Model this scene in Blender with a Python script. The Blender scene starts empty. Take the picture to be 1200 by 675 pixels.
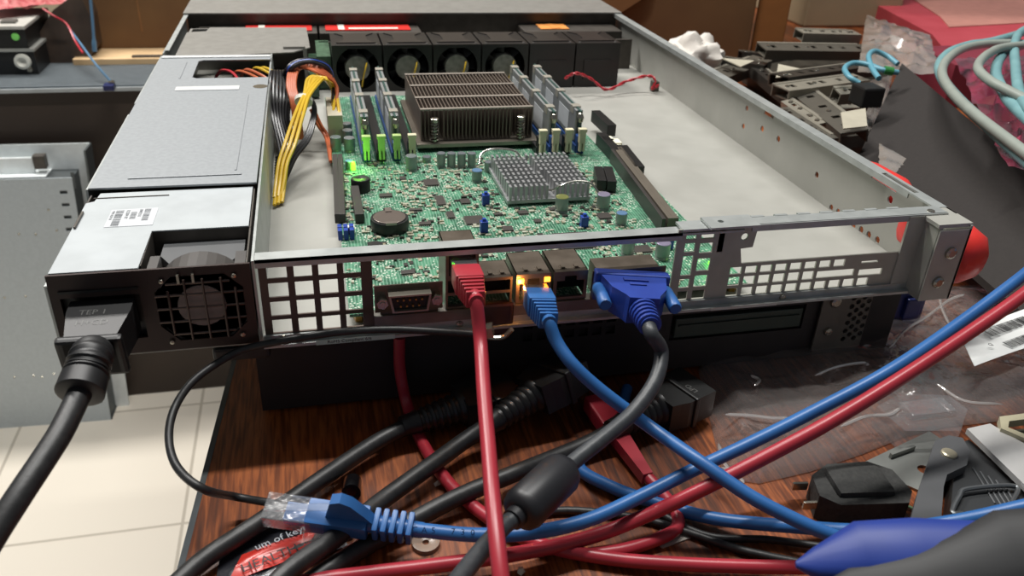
import bpy, bmesh, math, random
from math import sin, cos, pi, radians as R
from mathutils import Vector, Matrix, Euler, noise
from mathutils.geometry import tessellate_polygon
random.seed(7)
S = 0.001                       # everything below is written in millimetres
sc = bpy.context.scene
col = sc.collection

# ------------------------------------------------------------------ camera
CR = Euler((1.06315, -0.04167, -0.22729), 'XYZ'); CP = Vector((114.56, -331.30, 208.47)); FP = 964.0
cam = bpy.data.objects.new('camera', bpy.data.cameras.new('camera')); col.objects.link(cam)
cam.location = CP * S; cam.rotation_euler = CR
cam.data.sensor_width = 36; cam.data.lens = 36 * FP / 1200
cam.data.clip_start = 0.01; cam.data.clip_end = 50
cam.data.dof.use_dof = True; cam.data.dof.focus_distance = 0.43; cam.data.dof.aperture_fstop = 18
sc.camera = cam
CM = CR.to_matrix()
def U(px, py, z=None, y=None, x=None, d=None):
    """point of the place seen at a pixel of the photo, on a known plane (or at a known depth)"""
    v = CM @ Vector(((px - 600) / FP, -(py - 337.5) / FP, -1))
    t = d if d is not None else (z - CP.z) / v.z if z is not None else (y - CP.y) / v.y if y is not None else (x - CP.x) / v.x
    return CP + v * t

# ------------------------------------------------------------------ light
w = bpy.data.worlds.new('world'); sc.world = w; w.use_nodes = True
w.node_tree.nodes['Background'].inputs[0].default_value = (0.86, 0.93, 1.0, 1)
w.node_tree.nodes['Background'].inputs[1].default_value = 0.13
def area(name, loc, size, sy, power, colr, target=None):
    l = bpy.data.lights.new(name, 'AREA'); l.shape = 'RECTANGLE'; l.size = size; l.size_y = sy; l.energy = power; l.color = colr
    o = bpy.data.objects.new(name, l); col.objects.link(o); o.location = Vector(loc) * S
    if target:
        o.rotation_euler = (Vector(target) - Vector(loc)).to_track_quat('-Z', 'Y').to_euler()
    return o
area('ceiling_lamp_light', (330, 440, 1750), 1.15, 0.07, 35, (1.0, 0.985, 0.95))
area('rear_fill_light', (-700, 1500, 1900), 1.2, 0.3, 66, (1.0, 0.97, 0.93))  # added fill that brightens the floor and left background, no real lamp
sc.view_settings.view_transform = 'Standard'; sc.view_settings.look = 'None'
sc.view_settings.gamma = 1; sc.view_settings.exposure = 0.0; sc.view_settings.use_curve_mapping = False

# ------------------------------------------------------------------ materials
def lin(h):
    r = [int(h[i:i + 2], 16) / 255 for i in (0, 2, 4)]
    return tuple(c / 12.92 if c <= .04045 else ((c + .055) / 1.055) ** 2.4 for c in r) + (1,)
MATS = {}
def mat(name, hexa, rough=.5, metal=0., hex2=None, scale=60., bump=0., emit=None, es=0., alpha=1., trans=0., coat=0., stretch=(1, 1, 1), spec=.5, detail=3., bscale=None):
    if name in MATS: return MATS[name]
    m = bpy.data.materials.new(name); m.use_nodes = True; MATS[name] = m
    nt = m.node_tree; b = nt.nodes['Principled BSDF']; L = nt.links.new
    b.inputs['Roughness'].default_value = rough; b.inputs['Metallic'].default_value = metal
    b.inputs['Specular IOR Level'].default_value = spec
    b.inputs['Alpha'].default_value = alpha; b.inputs['Transmission Weight'].default_value = trans
    b.inputs['Coat Weight'].default_value = coat
    tc = nt.nodes.new('ShaderNodeTexCoord'); mp = nt.nodes.new('ShaderNodeMapping'); mp.inputs['Scale'].default_value = stretch
    L(tc.outputs['Object'], mp.inputs[0])
    n = nt.nodes.new('ShaderNodeTexNoise'); n.inputs['Scale'].default_value = scale; n.inputs['Detail'].default_value = detail
    L(mp.outputs[0], n.inputs[0])
    cr = nt.nodes.new('ShaderNodeValToRGB'); cr.color_ramp.elements[0].position = .35; cr.color_ramp.elements[1].position = .65
    a = lin(hexa); c2 = lin(hex2) if hex2 else tuple(min(1, c * 1.12) for c in a[:3]) + (1,)
    cr.color_ramp.elements[0].color = a; cr.color_ramp.elements[1].color = c2
    L(n.outputs[0], cr.inputs[0]); L(cr.outputs[0], b.inputs['Base Color'])
    if bump:
        n2 = n
        if bscale:
            n2 = nt.nodes.new('ShaderNodeTexNoise'); n2.inputs['Scale'].default_value = bscale; L(mp.outputs[0], n2.inputs[0])
        bp = nt.nodes.new('ShaderNodeBump'); bp.inputs['Strength'].default_value = bump; bp.inputs['Distance'].default_value = .001
        L(n2.outputs[0], bp.inputs['Height']); L(bp.outputs[0], b.inputs['Normal'])
    if emit:
        b.inputs['Emission Color'].default_value = lin(emit); b.inputs['Emission Strength'].default_value = es
    return m
galv = mat('galvanised_steel', 'a9adab', .42, .55, 'b9bdbb', 90, .12)
galvin = mat('chassis_floor_steel', 'a09f98', .5, .15, 'a9a8a1', 30)
cover = mat('grey_cover_steel', '919598', .5, .3, '989c9f', 400, .04)
lidm = mat('lid_steel', '8e8c87', .42, .4, '979590', 120, .04)
darkst = mat('shaded_steel', '4c4742', .45, .4, '5a554f', 80)
nickel = mat('nickel', 'a8a397', .25, .9)
brnmet = mat('port_shell_metal', '857a6e', .35, .75, '6f655a', 90)
psumet = mat('power_supply_top', 'abb0b2', .55, .1)
psudk = mat('dark_brown_coated_steel', '3d2f2b', .4, .3, '352a28', 50)
blk = mat('black_plastic', '161616', .4, 0, '1c1c1c', 90)
blkg = mat('black_gloss_plastic', '0e0e10', .2)
blkr = mat('black_rubber', '202021', .45, 0, '2a2a2a', 300, .1)
vgac = mat('dark_grey_rubber', '33363a', .45, 0, '3c3f42', 300, .1)
fanm = mat('fan_plastic', '1b1817', .4, 0, '221f1d', 60)
hubm = mat('fan_hub', '8d8b83', .4, .2, '6f6d66', 200)
hsm = mat('bronze_fins', '7d7066', .42, .5, '6f635a', 60)
hsb = mat('heatsink_base', '8d857a', .35, .8)
alu = mat('aluminium_fins', 'aaabac', .35, .6)
cream = mat('cream_plastic', 'c9c2a4', .5)
white = mat('white_plastic', 'd9d7cc', .5)
bluep = mat('blue_jumper_plastic', '1d3f9a', .35)
redw = mat('red_cable', 'a02a36', .34, 0, 'a9303c', 40, spec=.5)
bluew = mat('blue_cable', '2a5f9c', .38, 0, '2f66a4', 40)
vgab = mat('royal_blue_plastic', '233c8f', .42, 0, '27439a', 60)
vgab2 = mat('lighter_blue_plastic', '2a5c9c', .42)
tealw = mat('teal_cable', '6f989c', .4, 0, '7aa3a6', 60)
greyw = mat('greygreen_cable', '8b928a', .45)
yel = mat('yellow_wire', 'c9a62a', .35); orgw = mat('orange_wire', 'b8603c', .4); bkw = mat('black_wire', '1b191b', .3)
redwire = mat('red_wire', 'b02a35', .35); blw = mat('blue_wire', '2a4a9a', .35)
gold = mat('gold_pins', 'b08a4a', .3, .8)
chipm = mat('chip_epoxy', '3a3532', .45, 0, '423c38', 100)
capm = mat('capacitor_sleeve', '8b9690', .35, .3); capt = mat('capacitor_top', 'b8c0c6', .25, .8); captb = mat('capacitor_top_blue', '7fa6d0', .3, .6); captv = mat('capacitor_top_violet', 'a79fb8', .3, .6)
smdl = mat('solder_and_ceramic', 'c9ccbb', .35, .3, '9c9278', 500); smdd = mat('dark_components', '2d2a26', .45)
cardb = mat('cardboard', '745432', .8, 0, '68492b', 12); cardl = mat('cardboard_light', '8a6038', .8, 0, '7d5632', 12)
cardp = mat('cardboard_pale', 'd3b48a', .8, 0, 'c6a67c', 12)
redpl = mat('red_plastic', 'd8352f', .35); 
ledg = mat('green_led', '7dff3a', .3, emit='5dff20', es=6); ledo = mat('orange_led', 'ffb050', .3, emit='ff8a20', es=9)
paper = mat('white_label_paper', 'd8dad8', .7); ink = mat('black_ink', '1c1c1e', .6); inkg = mat('grey_ink', '6f7276', .6)
clear = None
def clearmat(name, tint, amount, rough=.12, bump=.35, bscale=60, haze=.08):
    """thin transparent film: mirror-like glints by angle, plus a little milky haze"""
    m = bpy.data.materials.new(name); m.use_nodes = True; nt = m.node_tree; nt.nodes.clear(); L = nt.links.new
    out = nt.nodes.new('ShaderNodeOutputMaterial'); mx = nt.nodes.new('ShaderNodeMixShader'); m2 = nt.nodes.new('ShaderNodeMixShader'); tr = nt.nodes.new('ShaderNodeBsdfTransparent')
    gl = nt.nodes.new('ShaderNodeBsdfGlossy'); gl.inputs['Roughness'].default_value = rough; gl.inputs['Color'].default_value = (.95, .93, .92, 1)
    df = nt.nodes.new('ShaderNodeBsdfDiffuse'); df.inputs['Color'].default_value = lin(tint)
    tc = nt.nodes.new('ShaderNodeTexCoord'); n = nt.nodes.new('ShaderNodeTexNoise'); n.inputs['Scale'].default_value = bscale; n.inputs['Detail'].default_value = 5
    bp = nt.nodes.new('ShaderNodeBump'); bp.inputs['Strength'].default_value = bump; bp.inputs['Distance'].default_value = .006
    L(tc.outputs['Object'], n.inputs[0]); L(n.outputs[0], bp.inputs['Height']); L(bp.outputs[0], gl.inputs['Normal'])
    lw = nt.nodes.new('ShaderNodeLayerWeight'); lw.inputs[0].default_value = .5; L(bp.outputs[0], lw.inputs['Normal'])
    fr = nt.nodes.new('ShaderNodeMath'); fr.operation = 'POWER'; fr.inputs[1].default_value = 3.0; L(lw.outputs['Facing'], fr.inputs[0])
    ad = nt.nodes.new('ShaderNodeMath'); ad.operation = 'ADD'; ad.inputs[1].default_value = amount; ad.use_clamp = True
    L(fr.outputs[0], ad.inputs[0]); m2.inputs[0].default_value = haze
    L(tr.outputs[0], m2.inputs[1]); L(df.outputs[0], m2.inputs[2]); L(ad.outputs[0], mx.inputs[0]); L(m2.outputs[0], mx.inputs[1]); L(gl.outputs[0], mx.inputs[2]); L(mx.outputs[0], out.inputs[0])
    return m
bagm = clearmat('clear_polythene', 'cfc4c0', .10, .07, .9, 22, .13)
bagm2 = clearmat('cloudy_polythene', 'b3aaa2', .05, .2, .3, 40, .5)
pinkb = clearmat('pink_antistatic_film', 'a8405c', .06, .15, .4, 40, .75)
clrp = clearmat('clear_moulded_plastic', 'b5b7ba', .04, .12, .1, 80, .14)

def woodmat():
    m = bpy.data.materials.new('table_wood_veneer'); m.use_nodes = True; nt = m.node_tree; b = nt.nodes['Principled BSDF']; L = nt.links.new
    tc = nt.nodes.new('ShaderNodeTexCoord'); mp = nt.nodes.new('ShaderNodeMapping'); mp.inputs['Scale'].default_value = (1, .07, 1); mp.inputs['Rotation'].default_value = (0, 0, R(-6))
    L(tc.outputs['Object'], mp.inputs[0])
    n = nt.nodes.new('ShaderNodeTexNoise'); n.inputs['Scale'].default_value = 520; n.inputs['Detail'].default_value = 5; n.inputs['Distortion'].default_value = .4
    n2 = nt.nodes.new('ShaderNodeTexNoise'); n2.inputs['Scale'].default_value = 30; n2.inputs['Detail'].default_value = 3
    L(mp.outputs[0], n.inputs[0]); L(mp.outputs[0], n2.inputs[0])
    ml = nt.nodes.new('ShaderNodeMath'); ml.operation = 'MULTIPLY_ADD'; ml.inputs[1].default_value = .45
    L(n2.outputs[0], ml.inputs[0])
    mh = nt.nodes.new('ShaderNodeMath'); mh.operation = 'MULTIPLY'; mh.inputs[1].default_value = .6
    L(n.outputs[0], mh.inputs[0]); L(mh.outputs[0], ml.inputs[2])
    cr = nt.nodes.new('ShaderNodeValToRGB'); e = cr.color_ramp.elements
    e[0].position = .38; e[0].color = lin('3c1b0a'); e[1].position = .66; e[1].color = lin('a1582a')
    x = e.new(.52); x.color = lin('6e3616')
    L(ml.outputs[0], cr.inputs[0]); L(cr.outputs[0], b.inputs['Base Color']); b.inputs['Roughness'].default_value = .42
    return m
wood = woodmat()
def pcbmat():
    m = bpy.data.materials.new('circuit_board'); m.use_nodes = True; nt = m.node_tree; b = nt.nodes['Principled BSDF']; L = nt.links.new; N = nt.nodes.new
    tc = N('ShaderNodeTexCoord')
    n = N('ShaderNodeTexNoise'); n.inputs['Scale'].default_value = 170; n.inputs['Detail'].default_value = 3; L(tc.outputs['Object'], n.inputs[0])
    cr = N('ShaderNodeValToRGB'); e = cr.color_ramp.elements; e[0].position = .4; e[0].color = lin('2a5a43'); e[1].position = .62; e[1].color = lin('4f8a6b')
    L(n.outputs[0], cr.inputs[0])
    v = N('ShaderNodeTexVoronoi'); v.inputs['Scale'].default_value = 620; v.distance = 'CHEBYCHEV'; L(tc.outputs['Object'], v.inputs[0])
    lt = N('ShaderNodeMath'); lt.operation = 'LESS_THAN'; lt.inputs[1].default_value = .26; L(v.outputs['Distance'], lt.inputs[0])
    n3 = N('ShaderNodeTexNoise'); n3.inputs['Scale'].default_value = 110; L(tc.outputs['Object'], n3.inputs[0])
    gt = N('ShaderNodeMath'); gt.operation = 'GREATER_THAN'; gt.inputs[1].default_value = .47; L(n3.outputs[0], gt.inputs[0])
    mu = N('ShaderNodeMath'); mu.operation = 'MULTIPLY'; L(lt.outputs[0], mu.inputs[0]); L(gt.outputs[0], mu.inputs[1])
    w1 = N('ShaderNodeTexWave'); w1.inputs['Scale'].default_value = 190; w1.inputs['Distortion'].default_value = 2.5; w1.inputs['Detail Scale'].default_value = .6; L(tc.outputs['Object'], w1.inputs[0])
    g2 = N('ShaderNodeMath'); g2.operation = 'GREATER_THAN'; g2.inputs[1].default_value = .72; L(w1.outputs['Fac'], g2.inputs[0])
    mA = N('ShaderNodeMix'); mA.data_type = 'RGBA'; mA.inputs['B'].default_value = lin('86ad96'); 
    g3 = N('ShaderNodeMath'); g3.operation = 'MULTIPLY'; g3.inputs[1].default_value = .55; L(g2.outputs[0], g3.inputs[0])
    L(g3.outputs[0], mA.inputs['Factor']); L(cr.outputs[0], mA.inputs['A'])
    mB = N('ShaderNodeMix'); mB.data_type = 'RGBA'; mB.inputs['B'].default_value = lin('c8d0c0'); L(mu.outputs[0], mB.inputs['Factor']); L(mA.outputs['Result'], mB.inputs['A'])
    L(mB.outputs['Result'], b.inputs['Base Color']); b.inputs['Roughness'].default_value = .38
    return m
pcb = pcbmat()
def tilemat():
    m = bpy.data.materials.new('floor_tiles'); m.use_nodes = True; nt = m.node_tree; b = nt.nodes['Principled BSDF']; L = nt.links.new; N = nt.nodes.new
    tc = N('ShaderNodeTexCoord'); mp = N('ShaderNodeMapping'); mp.inputs['Location'].default_value = (.146, -.740, 0); L(tc.outputs['Object'], mp.inputs[0])
    br = N('ShaderNodeTexBrick'); br.offset = 0; br.inputs['Scale'].default_value = 1; br.inputs['Brick Width'].default_value = .318; br.inputs['Row Height'].default_value = .325
    br.inputs['Mortar Size'].default_value = .0028; br.inputs['Mortar Smooth'].default_value = .2
    br.inputs['Color1'].default_value = lin('dfd7c8'); br.inputs['Color2'].default_value = lin('dcd3c4'); br.inputs['Mortar'].default_value = lin('b5ac9d')
    L(mp.outputs[0], br.inputs[0]); L(br.outputs[0], b.inputs['Base Color']); b.inputs['Roughness'].default_value = .5
    return m
tiles = tilemat()

# ------------------------------------------------------------------ mesh helpers (mm)
BASE = {}
class MB:
    def __init__(s): s.b = bmesh.new()
    def add(s, vs, fs, M=None):
        bv = [s.b.verts.new((M @ Vector(v)) if M else v) for v in vs]
        for f in fs:
            try: s.b.faces.new([bv[i] for i in f])
            except ValueError: pass
        return s
    def box(s, x0, x1, y0, y1, z0, z1, M=None, bev=0):
        if bev:
            t = bmesh.new(); bmesh.ops.create_cube(t, size=1)
            for v in t.verts: v.co = Vector(((x0 + x1) / 2 + v.co.x * (x1 - x0), (y0 + y1) / 2 + v.co.y * (y1 - y0), (z0 + z1) / 2 + v.co.z * (z1 - z0)))
            bmesh.ops.bevel(t, geom=t.edges[:], offset=bev, segments=2, affect='EDGES', profile=.6)
            t.verts.index_update(); s.add([v.co.copy() for v in t.verts], [[v.index for v in f.verts] for f in t.faces], M); t.free(); return s
        v = [(x, y, z) for z in (z0, z1) for y in (y0, y1) for x in (x0, x1)]
        return s.add(v, [(0, 2, 3, 1), (4, 5, 7, 6), (0, 1, 5, 4), (2, 6, 7, 3), (0, 4, 6, 2), (1, 3, 7, 5)], M)
    def cyl(s, p0, p1, r0, r1=None, n=16, M=None):
        return s.tube([p0, p1], [r0, r0 if r1 is None else r1], n, M)
    def lathe(s, p0, axis, prof, n=20):
        """prof: (distance along axis, radius)"""
        a = Vector(axis).normalized()
        pts = [Vector(p0) + a * d for d, r in prof]
        return s.tube(pts, [max(r, .01) for d, r in prof], n, dirs=[a] * len(pts))
    def tube(s, pts, r, n=10, M=None, dirs=None):
        pts = [Vector(p) for p in pts]; k = len(pts)
        if not isinstance(r, (list, tuple)): r = [r] * k
        vs = []; fs = []; up = None
        for i, p in enumerate(pts):
            d = dirs[i] if dirs else (pts[min(i + 1, k - 1)] - pts[max(i - 1, 0)])
            d = d.normalized()
            if up is None:
                up = d.orthogonal().normalized()
            else:
                up = (up - d * up.dot(d)); up = up.normalized() if up.length > 1e-5 else d.orthogonal().normalized()
            q = d.cross(up)
            for j in range(n):
                a = 2 * pi * j / n; vs.append(p + (up * cos(a) + q * sin(a)) * r[i])
        for i in range(k - 1):
            for j in range(n):
                j2 = (j + 1) % n; fs.append((i * n + j, i * n + j2, (i + 1) * n + j2, (i + 1) * n + j))
        fs.append(tuple(range(n))[::-1]); fs.append(tuple((k - 1) * n + j for j in range(n)))
        return s.add(vs, fs, M)
    def plate(s, outer, holes, t, M=None):
        """flat plate in local xy, thickness t in z, with real holes"""
        loops = [outer] + list(holes); pl = [[Vector((a, b, 0)) for a, b in l] for l in loops]
        tr = tessellate_polygon(pl); flat = [p for l in pl for p in l]; n = len(flat)
        vs = [(p.x, p.y, 0) for p in flat] + [(p.x, p.y, t) for p in flat]
        fs = [tuple(f) for f in tr] + [tuple(i + n for i in f)[::-1] for f in tr]
        o = 0
        for l in loops:
            m = len(l)
            for i in range(m):
                j = (i + 1) % m; fs.append((o + i, o + j, o + j + n, o + i + n))
            o += m
        return s.add(vs, fs, M)
    def prism(s, poly, t, M=None): return s.plate(poly, [], t, M)
    def build(s, name, m, parent=None, local=False, smooth=False, kind=None, label=None, base=None, normals=True):
        if normals: bmesh.ops.recalc_face_normals(s.b, faces=s.b.faces[:])
        off = Vector((0, 0, 0))
        if not local:
            off = BASE.get(parent.name, Vector((0, 0, 0))) if parent else Vector(base or (0, 0, 0))
        for v in s.b.verts: v.co = (v.co - off) * S
        me = bpy.data.meshes.new(name); s.b.to_mesh(me); s.b.free(); me.materials.append(m)
        if smooth:
            for p in me.polygons: p.use_smooth = True
            try: me.set_sharp_from_angle(angle=R(40))
            except Exception: pass
        o = bpy.data.objects.new(name, me); col.objects.link(o)
        if parent: o.parent = parent
        else: o.location = off * S
        BASE[o.name] = off
        if kind: o['kind'] = kind
        if label: o['label'] = label
        return o
def build_each(mb, name, m, parent, smooth=False):
    b = mb.b; b.verts.index_update(); b.verts.ensure_lookup_table(); seen = set(); off = BASE.get(parent.name, Vector((0, 0, 0)))
    for v0 in b.verts:
        if v0.index in seen: continue
        comp = []; st = [v0]; seen.add(v0.index)
        while st:
            v = st.pop(); comp.append(v)
            for e in v.link_edges:
                w_ = e.other_vert(v)
                if w_.index not in seen: seen.add(w_.index); st.append(w_)
        idx = {v.index: i for i, v in enumerate(comp)}; fs = {f for v in comp for f in v.link_faces}
        q = MB().add([v.co.copy() for v in comp], [[idx[v.index] for v in f.verts] for f in fs]); q.build(name, m, parent, smooth=smooth)
    b.free()
def thing(name, label, cat, loc=(0, 0, 0), rot=(0, 0, 0), group=None):
    o = bpy.data.objects.new(name, None); col.objects.link(o); o.empty_display_size = .01
    o.location = Vector(loc) * S; o.rotation_euler = rot; o['label'] = label; o['category'] = cat
    if group: o['group'] = group
    BASE[o.name] = Vector(loc); return o
def tag(o, label, cat, group=None, kind=None):
    o['label'] = label; o['category'] = cat
    if group: o['group'] = group
    if kind: o['kind'] = kind
    return o
def struct(o): o['kind'] = 'structure'; return o
def copy_tree(o, parent=None):
    c = o.copy(); col.objects.link(c)
    if parent: c.parent = parent
    BASE[c.name] = BASE.get(o.name, Vector((0, 0, 0)))
    for ch in [k for k in bpy.data.objects if k.parent == o]: copy_tree(ch, c)
    return c
def dup(o, loc=None, rot=None, label=None, group=None):
    c = copy_tree(o)
    if loc is not None: c.location = Vector(loc) * S; BASE[c.name] = Vector(loc)
    if rot is not None: c.rotation_euler = rot
    if label: c['label'] = label
    if group: c['group'] = group
    return c
def spline(ps, n=8):
    ps = [Vector(p) for p in ps]; out = []; k = len(ps)
    for i in range(k - 1):
        p0 = ps[max(i - 1, 0)]; p1 = ps[i]; p2 = ps[i + 1]; p3 = ps[min(i + 2, k - 1)]
        if i == 0: p0 = p1 * 2 - p2
        if i == k - 2: p3 = p2 * 2 - p1
        for j in range(n):
            t = j / n
            out.append(.5 * ((2 * p1) + (p2 - p0) * t + (2 * p0 - 5 * p1 + 4 * p2 - p3) * t * t + (3 * p1 - p0 - 3 * p2 + p3) * t ** 3))
    out.append(ps[-1]); return out
def frame(origin, xdir, zup=(0, 0, 1)):
    """matrix whose local x runs along xdir, local z near zup"""
    x = Vector(xdir).normalized(); z = Vector(zup); z = (z - x * z.dot(x)).normalized(); y = z.cross(x)
    M = Matrix((x, y, z)).transposed().to_4x4(); M.translation = Vector(origin); return M
def text_mb(mb, s, size, M):
    cu = bpy.data.curves.new('t', 'FONT'); cu.body = s; cu.size = size; cu.extrude = .05; cu.resolution_u = 2
    o = bpy.data.objects.new('t', cu); col.objects.link(o)
    dg = bpy.context.evaluated_depsgraph_get(); dg.update()
    me = o.evaluated_get(dg).to_mesh()
    mb.add([v.co.copy() for v in me.vertices], [tuple(p.vertices) for p in me.polygons], M)
    o.evaluated_get(dg).to_mesh_clear(); bpy.data.objects.remove(o); bpy.data.curves.remove(cu)
    return mb
def cable(name, pts, r, m, label, cat='cable', group=None, n=12, seg=8):
    sp = spline(pts, seg); o = MB().tube(sp, r, n).build(name, m, smooth=True, base=pts[0]); tag(o, label, cat, group); return o
def ngon(cx, cy, r, n, a0=0): return [(cx + r * cos(a0 + 2 * pi * i / n), cy + r * sin(a0 + 2 * pi * i / n)) for i in range(n)]

TZ = -52.; FZ = -800.
# ================================================================== setting
struct(MB().box(-2600, 3200, -1500, 3600, FZ - 20, FZ).build('floor', tiles))
struct(MB().box(-2600, 3200, 3600, 3650, FZ, 2200).build('wall_back', mat('wall_paint', 'b3a48c', .8, 0, 'ab9c84', 8)))

# ---- work table
t = thing('work_table', 'dark brown wood-veneer table that the servers and cables lie on', 'table', (800, 500, FZ))
e0 = U(275, 410, z=TZ); e1 = U(205, 675, z=TZ); dx = (e1 - e0) / (e1.y - e0.y)
xa = e0.x + dx.x * (1500 - e0.y); xb = e0.x + dx.x * (-260 - e0.y)
MB().prism([(xb + 2.5, -260), (1900, -260), (1900, 1500), (75, 1500), (62, 250), (e0.x + 2.5, e0.y)], 22, Matrix.Translation((0, 0, TZ - 22))).build('table_top', wood, t)
MB().prism([(xb, -262), (xb + 2.6, -262), (e0.x + 2.6, e0.y), (62.6, 250), (60, 250), (e0.x, e0.y)], 22.4, Matrix.Translation((0, 0, TZ - 22.2))).build('edge_band', mat('grey_edge_band', '3f4446', .5, 0, '50565a', 40), t)
for x, y in ((120, -200), (1800, -200), (120, 1430), (1800, 1430)):
    MB().box(x - 25, x + 25, y - 25, y + 25, FZ, TZ - 22).build('leg', blk, t)

# ================================================================== lower black server
t = thing('rack_server', 'black rack server lying flat underneath the open server', 'server', (250, 300, TZ))
W0, W1 = 78, 432; YF = 14
MB().box(W0, W1, YF + 3, 600, TZ + 2, -2, bev=1).build('body', mat('server_black_paint', '2a2523', .6, 0, '2e2927', 90), t)
fp = MB().plate([(W0, TZ + 3), (W1, TZ + 3), (W1, -3), (W0, -3)],
                [[(x, z), (x + 5, z), (x + 5, z + 5), (x, z + 5)] for x in [210 + 7.5 * i for i in range(7)] for z in (-22, -14.5)] +
                [[(292, -30), (372, -30), (372, -14), (292, -14)]], 1.2, Matrix(((1, 0, 0, 0), (0, 0, 1, YF), (0, 1, 0, 0), (0, 0, 0, 1))))
fp.build('rear_panel', mat('dark_charcoal_steel', '2b2726', .55, .1, '302b2a', 60), t)
MB().box(294, 370, YF - 1, YF + 3, -28, -16, bev=.6).box(296, 368, YF - 2, YF + 1, -20.6, -19.6).build('expansion_cover', mat('dark_green_grey_steel', '3a453d', .4, .2), t)
hx = [ngon(399 + 3.4 * i, -38 + 5.4 * j + (2.7 if i % 2 else 0), 1.7, 6) for i in range(4) for j in range(6)]
MB().plate([(380, -44), (411, -44), (411, -5), (380, -5)], hx + [ngon(387, -14, 2, 10), ngon(387, -32, 2, 10)], 1.2, Matrix(((1, 0, 0, 0), (0, 0, 1, YF - 3), (0, 1, 0, 0), (0, 0, 0, 1)))).build('perforated_bracket', mat('bracket_steel', '69655e', .45, .5), t)
_m = (MB().lathe((387, YF - 3, -12), (0, -1, 0), [(0, 3), (2, 3), (2.6, 2), (2.6, 0)]).lathe((387, YF - 3, -31), (0, -1, 0), [(0, 2.2), (2, 2.2), (2.6, 0)])); build_each(_m, 'screw', nickel, t)
for x in (110, 400):
    for y in (60, 540): MB().cyl((x, y, TZ), (x, y, TZ + 3), 8).build('foot', blkr, t)

# ================================================================== open 1U server chassis
t = thing('server_chassis', 'open grey steel rack server chassis uncovered towards the viewer, resting on a black server', 'server', (218, 300, -1))
L_END = 668
MB().box(0.6, 437, 0.6, L_END, -1, 0.6).build('base_tray', galvin, t)
# left wall, right wall
XL = Matrix(((0, 0, 1, 0), (1, 0, 0, 0), (0, 1, 0, 0), (0, 0, 0, 1)))
def wallM(x): M = XL.copy(); M.translation = Vector((x, 0, 0)); return M
MB().plate([(0, 0), (L_END, 0), (L_END, 43), (372, 43), (372, 39), (362, 39), (362, 43), (236, 43), (232, 36), (214, 36), (212, 43), (88, 43), (86, 36), (0, 36)], [], 1, wallM(0)).box(0.2, 4, 380, L_END, 42.2, 43.2).build('side_wall', galv, t)
holes = []
def rh(px, py, w, h):
    p = U(px, py, x=437); holes.append([(p.y - w / 2, p.z - h / 2), (p.y + w / 2, p.z - h / 2), (p.y + w / 2, p.z + h / 2), (p.y - w / 2, p.z + h / 2)])
def rc(px, py, r):
    p = U(px, py, x=437); holes.append(ngon(p.y, p.z, r, 10))
for a in ((875, 127, 2.2), (871, 148, 2.2), (893, 151, 2.4), (912, 163, 2.4), (957, 205, 2.2), (974, 243, 2), (982, 248, 2), (1000, 264, 2.2), (1009, 269, 2.2), (1018, 275, 2.2), (1028, 281, 2.2), (1043, 234, 2.4)): rc(*a)
rh(901, 134, 14, 3.4); rh(1036, 213, 24, 4)
MB().plate([(0, 0), (L_END, 0), (L_END, 43), (0, 43)], holes, 1, wallM(437)).build('side_wall', galvin, t)
MB().box(430.5, 438, 8, 28, 42.3, 43.3).box(430.5, 438, 58, L_END, 42.3, 43.3).box(430.5, 432.5, 28, 58, 42.3, 43.3).box(435.6, 438, 28, 58, 42.3, 43.3).box(430.5, 431.3, 30, L_END, 39.5, 42.3).build('top_flange', galv, t)
# power supply bay divider + cover plate with wire cut-out and emboss
MB().box(82.6, 83.8, 0, 372, 0, 41.6).build('bay_divider', galv, t)
ya, yb = U(270, 92, z=43).y, U(270, 71, z=43).y; sa, sb_ = U(240, 107, z=43).y, U(240, 102.5, z=43).y
c = MB().plate([(1.2, 88), (82, 86.5), (83, ya), (33, ya), (30, ya + 3), (30, yb - 3), (33, yb), (83, yb), (83.4, 352), (2, 362), (1.2, 358)], [], 1, Matrix.Translation((0, 0, 42.6)))
c.build('bay_cover', cover, t)
MB().box(18, 74, 98, 99.6, 43.5, 44.2, bev=.3).box(70, 71.2, 105, sa - 14, 43.5, 44, bev=.2).box(21, 22.2, ya, yb - 6, 43.5, 44, bev=.2).build('embossed_rib', cover, t)
MB().box(22, 64, sa, sb_, 43.6, 44.0).build('bright_strip', mat('bright_steel', 'd2d4d4', .4, .3), t)
MB().box(2, 83, 352, 358, 43.6, 44.4, bev=.3).build('bright_strip', MATS['bright_steel'], t)
MB().plate(ngon(78, 268, 5, 16), [], .4, Matrix.Translation((0, 0, 43.3))).build('screw_boss', nickel, t)
MB().box(5, 81, 92, 368, .8, 14).build('bay_shade_block', mat('bay_shadow_black', '1f1b1a', .6), t)  # added dark block, shade inside the bay put into its colour
# drive cage plate
MB().prism([(8, 372), (100, 388), (114, 404), (112, 484), (26, 486), (24, 470), (8, 466)], 1, Matrix.Translation((0, 0, 38))).box(92, 110, 398, 404, 38.5, 41).box(9, 110, 484, 486, 1, 38).box(9, 11, 372, 484, 1, 38).box(108, 111, 404, 484, 1, 38).build('drive_cage', lidm, t)
# top cover slid back
MB().box(-0.5, 438.5, 522, L_END + 30, 43.6, 44.8).box(-0.5, 0.3, 522, L_END, 36, 43.6).box(437.8, 438.7, 522, L_END, 36, 43.6).build('lid', lidm, t)
# front drive area behind the fans
MB().box(2, 435, 528, 531, 1, 43).box(122, 430, 462, 466, .6, 30).box(122, 430, 466, 492, .6, 3).build('backplane', darkst, t)
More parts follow.
